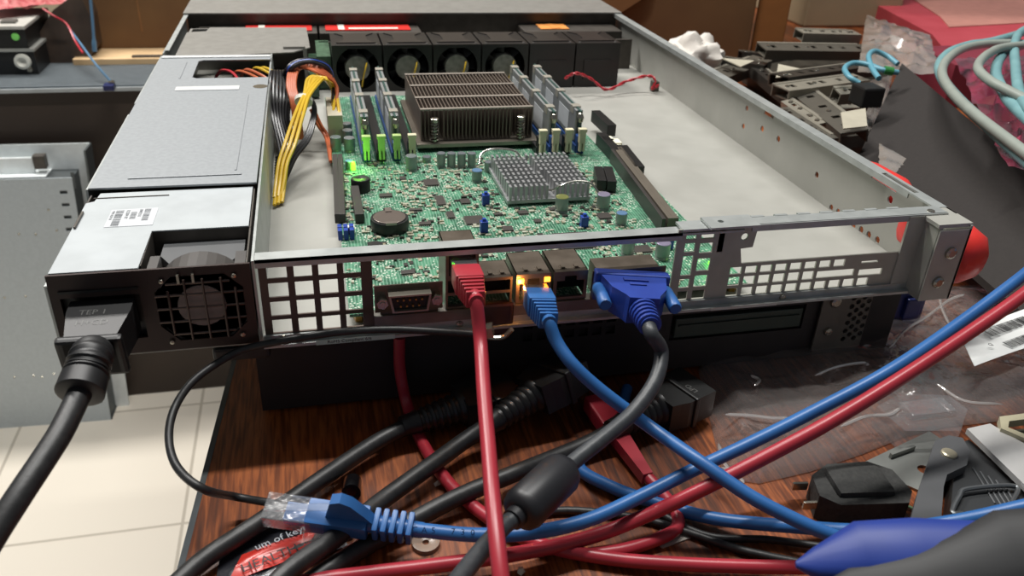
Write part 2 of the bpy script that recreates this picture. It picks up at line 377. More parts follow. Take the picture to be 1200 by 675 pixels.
# --- rear panel
XZ = Matrix(((1, 0, 0, 0), (0, 0, 1, 0), (0, 1, 0, 0), (0, 0, 0, 1)))
def rearM(y): M = XZ.copy(); M.translation = Vector((0, y, 0)); return M
def hole(x0, x1, z0, z1, r=.0): return [(x0, z0), (x1, z0), (x1, z1), (x0, z1)]
gh = []
for i, (x0, x1) in enumerate(((88.5, 97), (100, 107.8), (110.6, 118.6), (121.4, 129))):
    for (z0, z1) in ((4.2, 11.2), (13.2, 20.6), (22.8, 30), (32.2, 38.2)): gh.append(hole(x0, x1, z0, z1))
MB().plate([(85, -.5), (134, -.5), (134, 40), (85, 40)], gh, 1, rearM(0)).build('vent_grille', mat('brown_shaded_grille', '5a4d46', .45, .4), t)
gh = [hole(285.5, 291, 4, 9), hole(285.5, 291, 11, 16), hole(285.5, 291, 18, 29), hole(285.5, 291, 31, 36), hole(285.5, 291, 38, 42)]
gh += [hole(293.5, 300.5, 4, 9), hole(293.5, 300.5, 11, 17.5), hole(293.5, 300.5, 20, 27), hole(293.5, 300.5, 30, 35.5), hole(293.5, 300.5, 38, 43.2)]
gh += [hole(303, 306, 30, 44)]
cx0 = [312.5 + 8.45 * i for i in range(12)]
for i, x in enumerate(cx0[:-1]):
    for (z0, z1) in ((4, 8.4), (10, 14.9), (16.5, 20.6)):
        if i in (6, 7, 8) and z0 == 10: continue
        if i in (8, 9) and z0 == 16.5: continue
        if i == 9 and z0 == 10: continue
        if i == 10: continue
        gh.append(hole(x, x + 6.4, z0, z1))
gh.append([(363, 10.3), (385, 10.3), (385, 14.4), (363, 14.4)]); gh.append(hole(388, 402, 9.8, 13.5)); gh.append(hole(388, 398, 17.3, 18.5))
outer = [(281, -.5), (437, -.5), (437, 45.5), (405, 45.5), (405, 22.5), (324, 22.5), (324, 25), (322.5, 27), (322.5, 45.5), (281, 45.5)]
outer = [(281, -.5), (410, -.5), (410, 22.5), (318, 22.5), (316, 31), (322.5, 31.5), (323.5, 43.5), (281, 43.5)]
gh.append(ngon(317, 37.5, 1.9, 12)); gh.append(ngon(288, 40, 1.6, 8))
gh[-1:] = []
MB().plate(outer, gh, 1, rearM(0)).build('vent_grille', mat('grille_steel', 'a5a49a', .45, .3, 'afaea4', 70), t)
# bars
MB().box(84, 316, -.8, 7.5, 40.6, 41.8).box(84, 283, -.8, .4, 38.2, 41.8).box(283, 316, -.8, 9, 42.6, 43.8).plate([(296, -4), (322, -4), (322, 9), (296, 9)], [ngon(304, 3, 1.6, 10)], 1.2, Matrix.Translation((0, 0, 44.2))).build('top_rail', galv, t)
tr = MB(); tr.box(320, 432, 0, 9, 42.6, 43.8).box(320, 432, -.6, .6, 40.4, 43.8)
for i in range(7): tr.box(324 + 13 * i, 331 + 13 * i, 8.6, 10.4, 42.6, 44)
tr.build('top_rail', galv, t)
MB().box(84, 436, -4.5, .2, -1, .4).box(84, 436, -1.2, 0, -.8, 3.6).build('bottom_lip', galv, t)
# bent corner post at the right
MB().box(409, 419, -1, .4, 0, 43).box(419, 421, -12, 1, -1, 41).box(419, 437.5, -13, -11.6, -1, 40).box(418, 438, -12, 9, 41, 43).box(436.4, 437.6, -13, 9, -1, 42).build('corner_bracket', mat('corner_steel', 'a9a8a0', .45, .3), t)
sw = MB()
for x, z in ((429, 27), (427, 10)): sw.lathe((x, -13, z), (0, -1, 0), [(0, 3.4), (1.2, 3.2), (1.8, 2), (1.8, 0)], 12)
for x, z in ((174, 1.6), (93, 2), (345, 1.2)): sw.lathe((x, -1.2, z), (0, -1, 0), [(0, 1.9), (.8, 1.7), (1.2, 0)], 12)
sw.lathe((424, 3, 43.5), (0, 0, 1), [(0, 2.2), (.8, 1.9), (1, 0)], 12); build_each(sw, 'screw', nickel, t)
# sticker on the bottom lip
MB().box(107, 143, -5, -4.9, -1, 1.4).build('sticker', mat('teal_white_sticker', 'b5c8c0', .6), t)
tm = MB(); text_mb(tm, 'RoHS Compliant 6/6', 2.4, Matrix.Translation((112, -5.05, -.5)) @ Matrix.Rotation(pi / 2, 4, 'X')); tm.build('sticker_text', ink, t)
MB().box(303, 340, -5, -4.8, -.9, .7).build('sticker', mat('pale_metal_sticker', 'bdbcb4', .5), t)

# ---- power supply
p = thing('power_supply', 'silver-topped power supply module with square fan grille at the rear left', 'power supply', (42, 45, 0))
MB().plate([(2.5, .8), (37, .8), (37.5, 37.5), (80, 37.5), (80, 86), (7, 86), (6, 76), (2.5, 74)], [], .8, Matrix.Translation((0, 0, 40.6))).build('top_cover', psumet, p)
MB().box(2.2, 3, 1, 86, 1, 40.6).box(80.3, 81, 1, 86, 1, 40.6).box(2, 81, 1, 88, .8, 1.6).box(36.8, 37.6, 4, 37.5, 8, 40.8).box(37, 81, 37.4, 38.2, 8, 40.8).build('housing', darkst, p)
MB().plate([(1.5, .5), (82, .5), (82, 41), (1.5, 41)], [[(42, 13), (49, 5), (71, 5), (78, 12), (78, 30), (71, 37), (49, 37), (42, 30)], hole(5, 36, 8, 30)], 1.2, rearM(-.8)).build('rear_face', psudk, p)
g = MB()
for x in (47.5, 54.5, 62, 69.5, 75): g.tube([(x, -2.4, 6 if 50 < x < 71 else 10), (x, -2.6, 21), (x, -2.4, 36 if 50 < x < 71 else 31)], .55, 6)
for z in (9, 15.5, 22, 28.5, 34): g.tube([(42 if 12 < z < 30 else 47, -1.8, z), (60, -2, z), (78 if 12 < z < 30 else 73, -1.8, z)], .55, 6)
g.build('fan_guard', mat('guard_wire', '5a4c47', .35, .6), p)
f = MB().lathe((60, .6, 21), (0, 1, 0), [(0, 0), (0, 10), (1, 10.5), (10, 10.5), (10, 0)], 24).build('fan_hub', mat('psu_fan_hub', '8a7c77', .4, .1), p, smooth=True)
fb = MB()
for k in range(7):
    a = 2 * pi * k / 7
    for q in range(1):
        v = []
        for rr in (8.5, 17.5):
            for (da, yy) in ((-.28, 3), (.28, 11)):
                v.append((60 + rr * cos(a + da), yy, 21 + rr * sin(a + da)))
        fb.add(v + [(x, y + .8, z) for x, y, z in v], [(0, 1, 3, 2), (4, 6, 7, 5), (0, 2, 6, 4), (1, 5, 7, 3), (2, 3, 7, 6), (0, 4, 5, 1)])
fb.build('fan_blades', mat('psu_fan_blade', '24211f', .35), p)
MB().lathe((60, 1, 21), (0, 1, 0), [(0, 18.6), (14, 18.6), (14, 19.6), (0, 19.6)], 32).box(40, 44, 1, 14, 1.6, 40).box(75.5, 80, 1, 14, 1.6, 40).build('fan_frame', mat('psu_fan_frame', '4b4846', .4), p)
MB().box(38, 80, 14, 37, 2, 22).prism([(47, 15), (73, 15), (78, 24), (78, 37), (42, 37), (42, 24)], 14, Matrix.Translation((0, 0, 21))).build('fan_motor_case', mat('smoky_grey_plastic', '5a5b5c', .4), p)
s = MB()
for x, z in ((45.5, 35.5), (75, 36), (45.5, 5), (75.5, 6)): s.lathe((x, -1.6, z), (0, -1, 0), [(0, 1.2), (.5, 1), (.6, 0)], 10)
s.box(52, 53, -3, -1.6, 34.5, 38.5).box(58, 59, -3, -1.6, 34.5, 38.5); build_each(s, 'rivet', nickel, p)
MB().box(5, 36, 3, 20, 7, 31).box(5, 36, -1.6, -.6, 32.5, 33.6).build('power_inlet', blk, p)
MB().box(16, 37, 44, 64, 41.45, 41.6).build('label_sticker', mat('silver_label', 'c3c6c9', .5), p)
bc = MB()
random.seed(3)
def bars(mb, M, w, h, n):
    x = 0
    while x < w:
        a = random.choice((.25, .4, .7)); mb.box(x, min(x + a, w), 0, h, 0, .06, M); x += a + random.choice((.3, .45, .7))
ML = Matrix.Translation((18.5, 62.5, 41.62)) @ Matrix.Rotation(R(-90), 4, 'Z')
bars(bc, ML, 18, 3.4, 20)
ML = Matrix.Translation((25.5, 60, 41.62)) @ Matrix.Rotation(R(-90), 4, 'Z'); bars(bc, ML, 8, 2.6, 10)
ML = Matrix.Translation((31.2, 63, 41.62)) @ Matrix.Rotation(R(-90), 4, 'Z'); bars(bc, ML, 13.5, 2.8, 10)
text_mb(bc, 'PWS-1K2P-1R', 1.7, Matrix.Translation((17, 62, 41.64)) @ Matrix.Rotation(R(-90), 4, 'Z') @ Matrix.Translation((6, -.3, 0)) if False else Matrix.Translation((16.7, 62, 41.64)) @ Matrix.Rotation(R(-90), 4, 'Z'))
text_mb(bc, 'K22004 0Y', 2.2, Matrix.Translation((23.2, 62.4, 41.64)) @ Matrix.Rotation(R(-90), 4, 'Z'))
text_mb(bc, 'L00022121', 2.0, Matrix.Translation((29, 63, 41.64)) @ Matrix.Rotation(R(-90), 4, 'Z'))
bc.build('barcode', inkg, p)
MB().box(3.2, 4.2, 44, 62, 41.4, 42.6, bev=.2).box(5, 40, 79, 79.6, 41.4, 41.8).build('seam', darkst, p)

# ---- motherboard
m = thing('motherboard', 'green motherboard in the open server', 'motherboard', (225, 150, 4))
X0, X1, Y0, Y1 = 123, 327, 5, 405; BZ = 8.
MB().plate([(X0, Y0), (X1, Y0), (X1, 160), (315, 178), (315, 360), (X0, 360)], [], 1.6, Matrix.Translation((0, 0, BZ - 1.6))).build('circuit_board', pcb, m)
for x, y in ((128, 12), (322, 12), (128, 180), (310, 220), (128, 350), (310, 350)): MB().cyl((x, y, .6), (x, y, BZ - 1.6), 3, n=6).build('standoff', gold, m)
def B(px, py, z=BZ): return U(px, py, z=z)
# electrolytic capacitors (top centre pixel, height px -> base)
def capac(px, py, r, h, top=capt, name='capacitor'):
    q = U(px, py, z=BZ + h)
    c_ = MB().lathe((q.x, q.y, BZ), (0, 0, 1), [(0, r * .9), (0, r), (1, r), (1.5, r * .9), (2, r), (h - .3, r)], 16).build(name, capm, m, smooth=True)
    MB().lathe((q.x, q.y, BZ + h - .3), (0, 0, 1), [(0, r), (.3, r * .92), (.35, 0)], 16).build('capacitor_top', top, c_)
for a in ((393, 160, 3.8, 10), (406, 144, 3.6, 10), (407, 152, 3.6, 10), (409, 161, 3.8, 10), (482, 182, 3.8, 10.5), (517, 179, 2.9, 10), (529, 179, 2.9, 10), (541, 179, 2.9, 10), (553, 179, 2.9, 10),
          (573, 189, 3, 7), (500, 183, 3, 4), (737, 281, 3.6, 9)): capac(*a)
capac(559, 199, 3.4, 8, captb); capac(409, 188, 2.6, 6, captb)
capac(708, 227, 4, 10, captv); capac(729, 249, 3.3, 8, captb); capac(778, 284, 4, 9.5, captv); capac(659, 230, 4, 10, mat('cap_top_olive', '8a8f55', .3, .5))
capac(609, 284, 2.6, 6)
# battery
q = U(457, 268, z=BZ)
bb = MB().lathe((q.x, q.y, BZ), (0, 0, 1), [(0, 10.5), (4.5, 10.9), (7, 10.6), (7, 0)], 28).box(q.x - 2.5, q.x + 2.5, q.y + 9, q.y + 12.4, BZ, BZ + 7.5).build('battery_holder', blk, m, smooth=True)
MB().lathe((q.x, q.y, BZ + 7), (0, 0, 1), [(0, 9.2), (.5, 9.2), (.7, 8.9), (.7, 0)], 28).build('coin_battery', mat('battery_metal', '8b8079', .3, .7), bb)
MB().box(q.x - 1.8, q.x + 1.8, q.y + 6, q.y + 11.5, BZ + 7.6, BZ + 8.2).box(q.x - 3, q.x + 3, q.y - 10.6, q.y - 8, BZ + 6.9, BZ + 8.2).build('battery_clip', mat('clip_metal', '9a9088', .3, .7), bb)
# buzzer
q = B(423, 223); MB().lathe((q.x, q.y, BZ), (0, 0, 1), [(0, 6), (7.5, 6), (8, 5.6), (8, 1), (7.4, 0)], 24).build('buzzer', blk, m, smooth=True)
# long pin headers / black connectors on left edge
def conn(name, px0, py0, px1, py1, w, h, mt, z=BZ, lip=True, lab=None):
    a = U(px0, py0, z=z); b_ = U(px1, py1, z=z); M = frame(a, b_ - a); L_ = (b_ - a).length
    mb = MB().box(0, L_, -w / 2, w / 2, 0, h, M, bev=.25)
    if lip: mb.box(1, L_ - 1, -w / 2 - .25, -w / 2 + .3, h * .45, h * .6, M); mb.box(.8, L_ - .8, -.35, .35, h - .05, h + .05, M)
    return mb.build(name, mt, m)
conn('pin_header', 396, 262, 393, 190, 3.2, 6, mat('dark_slot_plastic', '34302d', .45))
conn('pin_header', 402, 262, 399, 190, 3.2, 6, MATS['dark_slot_plastic'])
conn('pin_header', 422, 262, 416, 228, 5, 6, MATS['dark_slot_plastic'])
bl = MB(); q = B(405, 279)
for i in range(3):
    for j in range(2): bl.box(q.x - 4 + 3.2 * i, q.x - 1.6 + 3.2 * i, q.y - 3 + 5 * j, q.y + 1 + 5 * j, BZ, BZ + 6, bev=.3)
bl.build('jumper_block', bluep, m)
for px, py in ((569, 240), (567, 272), (684, 266), (783, 291)):
    q = B(px, py); MB().box(q.x - 2.2, q.x + 2.2, q.y - 2, q.y + 2, BZ, BZ + 7, bev=.5).box(q.x - 1, q.x + 1, q.y - 1, q.y + 1, BZ + 7, BZ + 8.5).build('jumper_block', bluep, m)
# riser slots at right
conn('riser_slot', 787, 272, 722, 186, 6.5, 9, mat('riser_plastic', '5c554b', .45))
conn('riser_slot', 776, 274, 716, 190, 2.2, 9.6, MATS['dark_slot_plastic'])
for a in ((704, 225, 700, 208), (716, 226, 711, 208)): conn('square_connector', *a, 6, 8, blk)
for a, mt in (((722, 190, 703, 169), blk), ((748, 210, 728, 184), blk), ((716, 160, 697, 142), blk)): conn('black_header', *a, 7, 9, mt)
for px, py in ((712, 168), (720, 171)): 
    q = U(px, py, z=BZ + 5); MB().box(q.x - 4, q.x + 4, q.y - 5, q.y + 5, BZ, BZ + 9, bev=.6).box(q.x - 2.5, q.x + 2.5, q.y - 6, q.y - 5, BZ + 3, BZ + 8).build('white_connector', mat('ivory_plastic', 'e3dfc8', .5), m)
q = B(388, 272, BZ); MB().box(125, 131, q.y - 4, q.y, BZ, BZ + 4, bev=.3).build('white_connector', white, m)
# chips
def chip(px, py, wx, wy, h=1.2, mt=chipm, pins=True, name='chip'):
    q = B(px, py, BZ + h); c_ = MB().box(q.x - wx / 2, q.x + wx / 2, q.y - wy / 2, q.y + wy / 2, BZ + .15, BZ + h, bev=.15).build(name, mt, m)
    if pins:
        pm = MB(); n = max(3, int(wx / 1.1))
        for i in range(n):
            x = q.x - wx / 2 + (i + .5) * wx / n
            pm.box(x - .22, x + .22, q.y - wy / 2 - .9, q.y + wy / 2 + .9, BZ, BZ + .35)
        if wy > 7:
            n = max(3, int(wy / 1.1))
            for i in range(n):
                y = q.y - wy / 2 + (i + .5) * wy / n
                pm.box(q.x - wx / 2 - .9, q.x + wx / 2 + .9, y - .22, y + .22, BZ, BZ + .35)
        pm.build('pins', mat('chip_pins', 'c8cabf', .3, .6), c_)
for a in ((505, 213, 9, 10), (516, 234, 5, 14), (528, 251, 4, 9), (452, 228, 8, 5), (487, 245, 8, 2.5), (556, 257, 11, 11), (613, 248, 6, 5), (595, 267, 6, 6), (584, 250, 5, 3), (498, 261, 7, 4),
          (673, 281, 21, 20), (752, 291, 10, 8), (478, 318, 7, 4), (545, 235, 6, 7), (472, 208, 4, 5), (585, 288, 9, 8), (708, 252, 8, 8), (630, 258, 4, 4), (480, 294, 6, 4), (648, 244, 5, 4)): chip(*a)
q = B(440, 298); MB().lathe((q.x, q.y, BZ), (0, 0, 1), [(0, 4), (6, 4), (6, 0)], 16).build('coil', blk, m)
# thousands of small components: ones nobody could count
sm = MB(); sd = MB(); random.seed(11)
def free(x, y):
    if 180 < x < 272 and y > 212: return False
    if y > 205 and (x < 182 or x > 262): return False
    if 222 < x < 280 and 115 < y < 180: return False
    if x > 296 and y < 205: return False
    if y < 30 and x > 132: return x > 283 and x < 296
    return True
for i in range(2600):
    x = random.uniform(X0 + 2, X1 - 2); y = random.uniform(8, 210)
    if not free(x, y): continue
    if noise.noise(Vector((x * .05, y * .05, 3))) < -.12: continue
    a, b_ = random.choice(((.9, .5), (.5, .9), (1.3, .7), (.7, 1.3), (1.7, 1.0), (1, 1.7)))
    (sm if random.random() < .72 else sd).box(x - a, x + a, y - b_, y + b_, BZ, BZ + random.uniform(.35, 1.1))
sm.build('surface_components', smdl, m, kind='stuff'); sd.build('dark_surface_components', smdd, m, kind='stuff')
# memory sockets
SX = (146, 156, 166.3, 176.6, 268, 277.4, 287, 296.8)
for i, x in enumerate(SX):
    o = MB().box(x - 3.2, x + 3.2, 206, 345, BZ, BZ + 5.5, bev=.3).box(x - 2.6, x + 2.6, 204, 210, BZ, BZ + 13, bev=.3).build('memory_socket', mat('blue_socket', '25467f', .4) if i in (0, 2, 5, 7) else mat('socket_black', '1e1d1d', .4), m)
    MB().box(x - 2.9, x + 2.9, 199.5, 204, BZ + 17, BZ + 19.5, bev=.4).box(x - 2.2, x + 2.2, 200, 204, BZ + 9, BZ + 17.5).box(x - 1.9, x - .5, 199.6, 203, BZ + 3, BZ + 10).box(x + .5, x + 1.9, 199.6, 203, BZ + 3, BZ + 10).build('latch', mat('latch_led_lit', 'a9c07a', .45) if i < 3 else cream, o)  # the LED's green light on cream latches is put into their colour
# rear ports ------------------------------------------------------------
def port(name, x0, x1, z0, z1, y1, openings, fm=brnmet, tabs=True):
    o = MB(); o.box(x0, x1, 1, y1, z1 - .4, z1).box(x0, x0 + .4, 1, y1, z0, z1).box(x1 - .4, x1, 1, y1, z0, z1).box(x0, x1, y1 - .4, y1, z0, z1)
    o.plate([(x0, z0), (x1, z0), (x1, z1), (x0, z1)], openings, .5, rearM(.4))
    if tabs:
        for fx in (.3, .7):
            x = x0 + (x1 - x0) * fx
            o.box(x - 1.6, x - 1.2, 3, 7, z1, z1 + .3).box(x + 1.2, x + 1.6, 3, 7, z1, z1 + .3).box(x - .9, x + .9, 3.4, 6.6, z1, z1 + .9)
    r = o.build(name, fm, m); 
    MB().box(x0 + .6, x1 - .6, 12, y1 - .6, z0 + .3, z1 - .6).build('port_inside', blk, r); return r
p1 = port('network_and_usb_port', 167.5, 183, 9.5, 40, 22, [hole(169, 181.5, 27, 37.5), hole(168.6, 182, 10.5, 16.5), hole(168.6, 182, 18, 24.5)])
p2 = port('usb_port', 185, 199.5, 9.5, 24.5, 18, [hole(186, 198.5, 10.5, 16), hole(186, 198.5, 17.5, 23)])
def rj(x0, x1): xm = (x0 + x1) / 2; return [(x0 + 1.6, 11), (x1 - 1.6, 11), (x1 - 1.6, 20), (xm + 3, 20), (xm + 3, 22.5), (xm - 3, 22.5), (xm - 3, 20), (x0 + 1.6, 20)]
p3 = port('network_port', 201.5, 218.5, 9.5, 25, 24, [rj(201.5, 218.5)])
p4 = port('network_port', 220, 237, 9.5, 25, 24, [rj(220, 237)])
MB().box(168.6, 171.6, -.1, .5, 38, 39.6).build('status_light', ledg, p1)
MB().box(202, 205, -.1, .5, 20.5, 22.8).build('status_light', ledo, p3); MB().box(215.2, 218, -.1, .5, 20.5, 22.8).build('status_light', ledo, p3)
l = bpy.data.lights.new('port_glow', 'POINT'); l.energy = .012; l.color = (1, .35, .08); l.shadow_soft_size = .001; lo = bpy.data.objects.new('port_glow', l); col.objects.link(lo); lo.location = Vector((203.5, -3, 20)) * S
# serial port
sp = MB().plate([(134.5, 11), (166, 11), (166, 25), (134.5, 25)], [], .8, rearM(-.5)).box(137, 164, .3, 9, 8, 13).build('serial_port', brnmet, m)
MB().plate([(142, 13.5), (158.5, 13.5), (160, 22.5), (140.5, 22.5)], [[(143, 14.3), (157.6, 14.3), (159, 21.7), (141.5, 21.7)]], 6, rearM(-6.5)).build('connector_shell', mat('tinned_steel', 'a09a8d', .3, .8), sp)
pn = MB().plate([(142.8, 14.1), (157.8, 14.1), (159.2, 21.9), (141.3, 21.9)], [], 4, rearM(-4.5)); pn.build('connector_insert', blk, sp)
pn = MB()
for i in range(5): pn.cyl((144.5 + 2.8 * i, -6, 19.6), (144.5 + 2.8 * i, -4.4, 19.6), .5, n=6)
for i in range(4): pn.cyl((145.9 + 2.8 * i, -6, 16.4), (145.9 + 2.8 * i, -4.4, 16.4), .5, n=6)
pn.build('pins', gold, sp)
for x in (137.7, 162.8): MB().cyl((x, -.5, 18), (x, -5.5, 18), 2.7, n=6).cyl((x, -5.5, 18), (x, -6, 18), 1.4, n=10).build('hex_nut', nickel, sp)
MB().plate([(239, 9), (277, 9), (277, 24.5), (239, 24.5)], [], .8, rearM(-.5)).box(242, 274, .3, 14, 9, 24).build('vga_port', brnmet, m)
# brown-black cover under ports
MB().box(134, 281, -1, 0, -.6, 9.2).box(134, 281, 0, 6, 8.2, 8.8).build('port_skirt', mat('skirt_steel', '6e6a64', .35, .6, '8b8983', 40), t)
MB().box(184, 200, -3, -1, -6, 12, bev=1.5).build('cable_guard', mat('dark_red_brown_plastic', '3b2320', .4), t)
# LEDs
lg = MB().lathe((B(414, 199).x, B(414, 199).y, BZ), (0, 0, 1), [(0, 1.7), (4, 1.7), (5.6, 1.2), (6.2, 0)], 12).build('green_light', ledg, m)
q = B(414, 199); l = bpy.data.lights.new('led_glow', 'POINT'); l.energy = .01; l.color = (.3, 1, .1); l.shadow_soft_size = .002; lo = bpy.data.objects.new('led_glow', l); col.objects.link(lo); lo.location = Vector((q.x + 2, q.y - 4, BZ + 10)) * S
q = U(833, 308, z=BZ + 1); MB().box(q.x - 1, q.x + 1, q.y - 1, q.y + 1, BZ, BZ + 1.6).build('green_light', ledg, m)
l = bpy.data.lights.new('led_glow', 'POINT'); l.energy = .0022; l.color = (.3, 1, .1); l.shadow_soft_size = .001; lo = bpy.data.objects.new('led_glow', l); col.objects.link(lo); lo.location = Vector((q.x, q.y, BZ + 5)) * S

# ---- memory modules
def module(x, lab):
    o = thing('memory_module', lab, 'memory module', (x, 274, BZ + 3), group='memory modules in the server')
    MB().box(x - .6, x + .6, 208, 341, BZ + 3, 38).build('circuit_board', mat('module_board', '2c4a44', .4), o)
    MB().box(x - 2.6, x - .7, 212, 337, BZ + 7, 37.4, bev=.4).box(x + .7, x + 2.6, 212, 337, BZ + 7, 37.4, bev=.4).build('heat_spreader', mat('spreader_grey', '9da0a0', .35, .5), o)
    c_ = MB()
    for y in (218, 258, 296, 328): c_.box(x - 3, x + 3, y, y + 7, 33, 38.6, bev=.3)
    build_each(c_, 'clip', mat('clip_steel', 'b9b4a8', .35, .5), o)
    build_each(MB().box(x - 2.8, x - 2.62, 228, 254, 18, 32).box(x - 2.8, x - 2.62, 270, 292, 18, 32).box(x - 2.8, x - 2.62, 305, 326, 18, 32), 'label_sticker', mat('module_label', 'b9bdc0', .5), o)
    MB().lathe((x, 209, 30), (0, 0, 1), [(0, 2), (3, 2.6), (6, 1.6), (7, 0)], 10).build('end_clip', nickel, o)
for x, lb in ((SX[0], 'memory module nearest the power supply wires, silver edged'), (SX[2], 'memory module just left of the bronze processor heatsink'), (SX[5], 'memory module just right of the bronze processor heatsink'), (SX[7], 'memory module farthest right of the bronze heatsink')): module(x, lb)

# ---- processor heatsink
h = thing('processor_heatsink', 'bronze finned processor heatsink between the memory modules', 'heatsink', (226, 275, BZ))
fm = MB(); n = 31
for i in range(n):
    x = 186 + (266 - 186) * i / (n - 1)
    if 3 <= i <= 5 or 25 <= i <= 27: fm.box(x - .35, x + .35, 232, 322, 14, 36)
    else: fm.box(x - .35, x + .35, 226, 322, 14, 36)
fm.build('fins', hsm, h)
MB().box(185.5, 266.5, 226, 229, 35.6, 36.8).box(185.5, 266.5, 255, 258.5, 35.8, 36.5).box(185.5, 266.5, 287, 290, 35.8, 36.5).box(185.5, 266.5, 319, 322.5, 35.6, 36.5).build('fin_strip', mat('fin_strip_metal', 'a39a90', .4, .4), h)
MB().box(182, 270, 219, 328, 11, 14, bev=.4).box(196, 256, 240, 310, BZ, 11).build('base_plate', hsb, h)
for x in (195, 257):
    sc_ = MB(); pts = [(x + 2.6 * cos(a), 222.5 + 2.6 * sin(a), 14.5 + a * .36) for a in [k * .4 for k in range(95)]]
    sc_.tube(spline(pts[::2], 2), .45, 5); sc_.build('spring', nickel, h)
    MB().cyl((x, 222.5, 12), (x, 222.5, 29), 1.5).lathe((x, 222.5, 28.6), (0, 0, 1), [(0, 3), (2.4, 3), (2.8, 2.4), (2.8, 0)], 14).build('screw', nickel, h)

# ---- chipset heatsink
h = thing('chipset_heatsink', 'small silver pin-fin heatsink on the green motherboard', 'heatsink', (250, 148, BZ))
MB().box(224, 277, 118, 177, BZ + 1.5, BZ + 4, bev=.3).box(236, 264, 130, 165, BZ, BZ + 1.5).build('base_plate', alu, h)
pf = MB()
for i in range(16):
    for j in range(9):
        x = 226 + i * 3.28; y = 120.5 + j * 6.6
        if abs((x - 250) - (y - 148) * -.12) < 1.8: continue
        pf.box(x - .75, x + .75, y - 2.1, y + 2.1, BZ + 4, BZ + 12.5)
pf.build('pin_fins', alu, h)
a = U(560, 184, z=BZ + 7); 
wire = spline([(218, 176, BZ + 6), (221, 183, BZ + 11), (230, 182, BZ + 14), (243, 178, BZ + 13), (247, 170, BZ + 7), (250, 148, BZ + 6), (252, 124, BZ + 7), (256, 116.5, BZ + 12.5), (266, 119, BZ + 14), (276, 117, BZ + 13), (281, 112, BZ + 7)], 6)
MB().tube(wire, .7, 8).build('clip_wire', mat('spring_wire', 'b3b0a8', .25, .9), h, smooth=True)

# ---- fans
def fan(x0, lab, gr, fn):
    o = thing('cooling_fan', lab, 'fan', (x0 + 21, 425, .6), group=gr)
    x1 = x0 + 42.5; xm = (x0 + x1) / 2
    MB().plate([(x0, .6), (x1, .6), (x1, 41), (x0, 41)], [ngon(xm, 21, 18.5, 28)] if fn else [], 3, rearM(400)).box(x0, x1, 403, 450, 37.5, 41, bev=.5).box(x0, x0 + 2, 403, 450, .6, 38).box(x1 - 2, x1, 403, 450, .6, 38).box(x0, x1, 448, 450, .6, 38).build('housing', fanm, o)
    mb = MB().plate([(x0 + 4, 408), (x1 - 4, 408), (x1 - 11, 418), (x1 - 11, 436), (x1 - 4, 446), (x0 + 4, 446), (x0 + 11, 436), (x0 + 11, 418)], [], .8, Matrix.Translation((0, 0, 41)))
    mb.build('finger_grip', mat('fan_grip', '2e2a28', .35), o)
    if fn:
        MB().lathe((xm, 401, 21), (0, 1, 0), [(0, 0), (0, 10.5), (1, 11), (16, 11), (16, 0)], 24).build('hub', hubm, o, smooth=True)
    else:
        MB().box(x0 + 8, x1 - 8, 399, 400.2, 8, 26, bev=.4).build('front_recess', fanm, o)
    b_ = MB()
    for k in range(7 if fn else 0):
        a = 2 * pi * k / 7 + x0; v = []
        for rr in (10.5, 17.8):
            for da, yy in ((-.3, 404), (.3, 413)): v.append((xm + rr * cos(a + da), yy, 21 + rr * sin(a + da)))
        b_.add(v + [(x, y + .9, z) for x, y, z in v], [(0, 1, 3, 2), (4, 6, 7, 5), (0, 2, 6, 4), (1, 5, 7, 3), (2, 3, 7, 6), (0, 4, 5, 1)])
    if fn: b_.build('blades', blk, o)
    else: b_.b.free()
    s_ = MB()
    for x in (x0 + 4, x1 - 4): s_.lathe((x, 404, 41), (0, 0, 1), [(0, 1.3), (.6, 1), (.7, 0)], 8)
    build_each(s_, 'rivet', mat('dull_rivet', '6a6865', .4, .5), o)
    if fn: MB().tube(spline([(xm + 8, 400, 26), (xm + 6, 397, 20), (xm + 4, 398, 12), (xm + 3, 400, 5)], 4), .7, 6).build('wire', yel, o)
for i, lb in enumerate(('black cooling fan at the left end of the fan row', 'black cooling fan second from the left in the fan row', 'black cooling fan third from the left, behind the bronze heatsink', 'black cooling fan fourth from the left in the fan row', 'black cooling fan fifth from the left, without a light hub', 'black cooling fan at the right end of the fan row')):
    fan(132 + 44 * i, lb, 'cooling fans across the server', i < 4)

# drive trays seen under the lid edge
for i, (x0, x1, mt, mt2, lb) in enumerate(((55, 117, redpl, white, 'hard drive tray with red and white sticker under the lid, at left'), (130, 212, redpl, white, 'hard drive tray with red and pinkish sticker, second under the lid'), (345, 375, mat('orange_sticker', 'd98c46', .5), mat('orange_sticker', 'd98c46', .5), 'hard drive tray with an orange sticker under the lid, at right'))):
    o = thing('drive_tray', lb, 'hard drive', ((x0 + x1) / 2, 500, .6), group='drives under the lid')
    MB().box(*((12, 122), (124, 222), (326, 430))[i], 492, 527, .6, 32, bev=1).build('body', darkst, o)
    MB().box(x0, x1, 500, 524, 32.1, 33).build('sticker', mt, o)
    MB().box(x0 + 12, x0 + 18, 501, 523, 33.1, 33.4).box(x0 + 22, x1 - 12, 503, 509, 33.1, 33.4).build('sticker_print', mt2, o)
o = MB().box(119, 131, 408, 470, 2, 30).box(112, 119, 380, 470, 3, 18).build('backplane_board', mat('dark_green_board', '2b4431', .45, 0, '4a6a50', 200), base=(125, 440, 2)); tag(o, 'dark green circuit board left of the fans', 'circuit board')

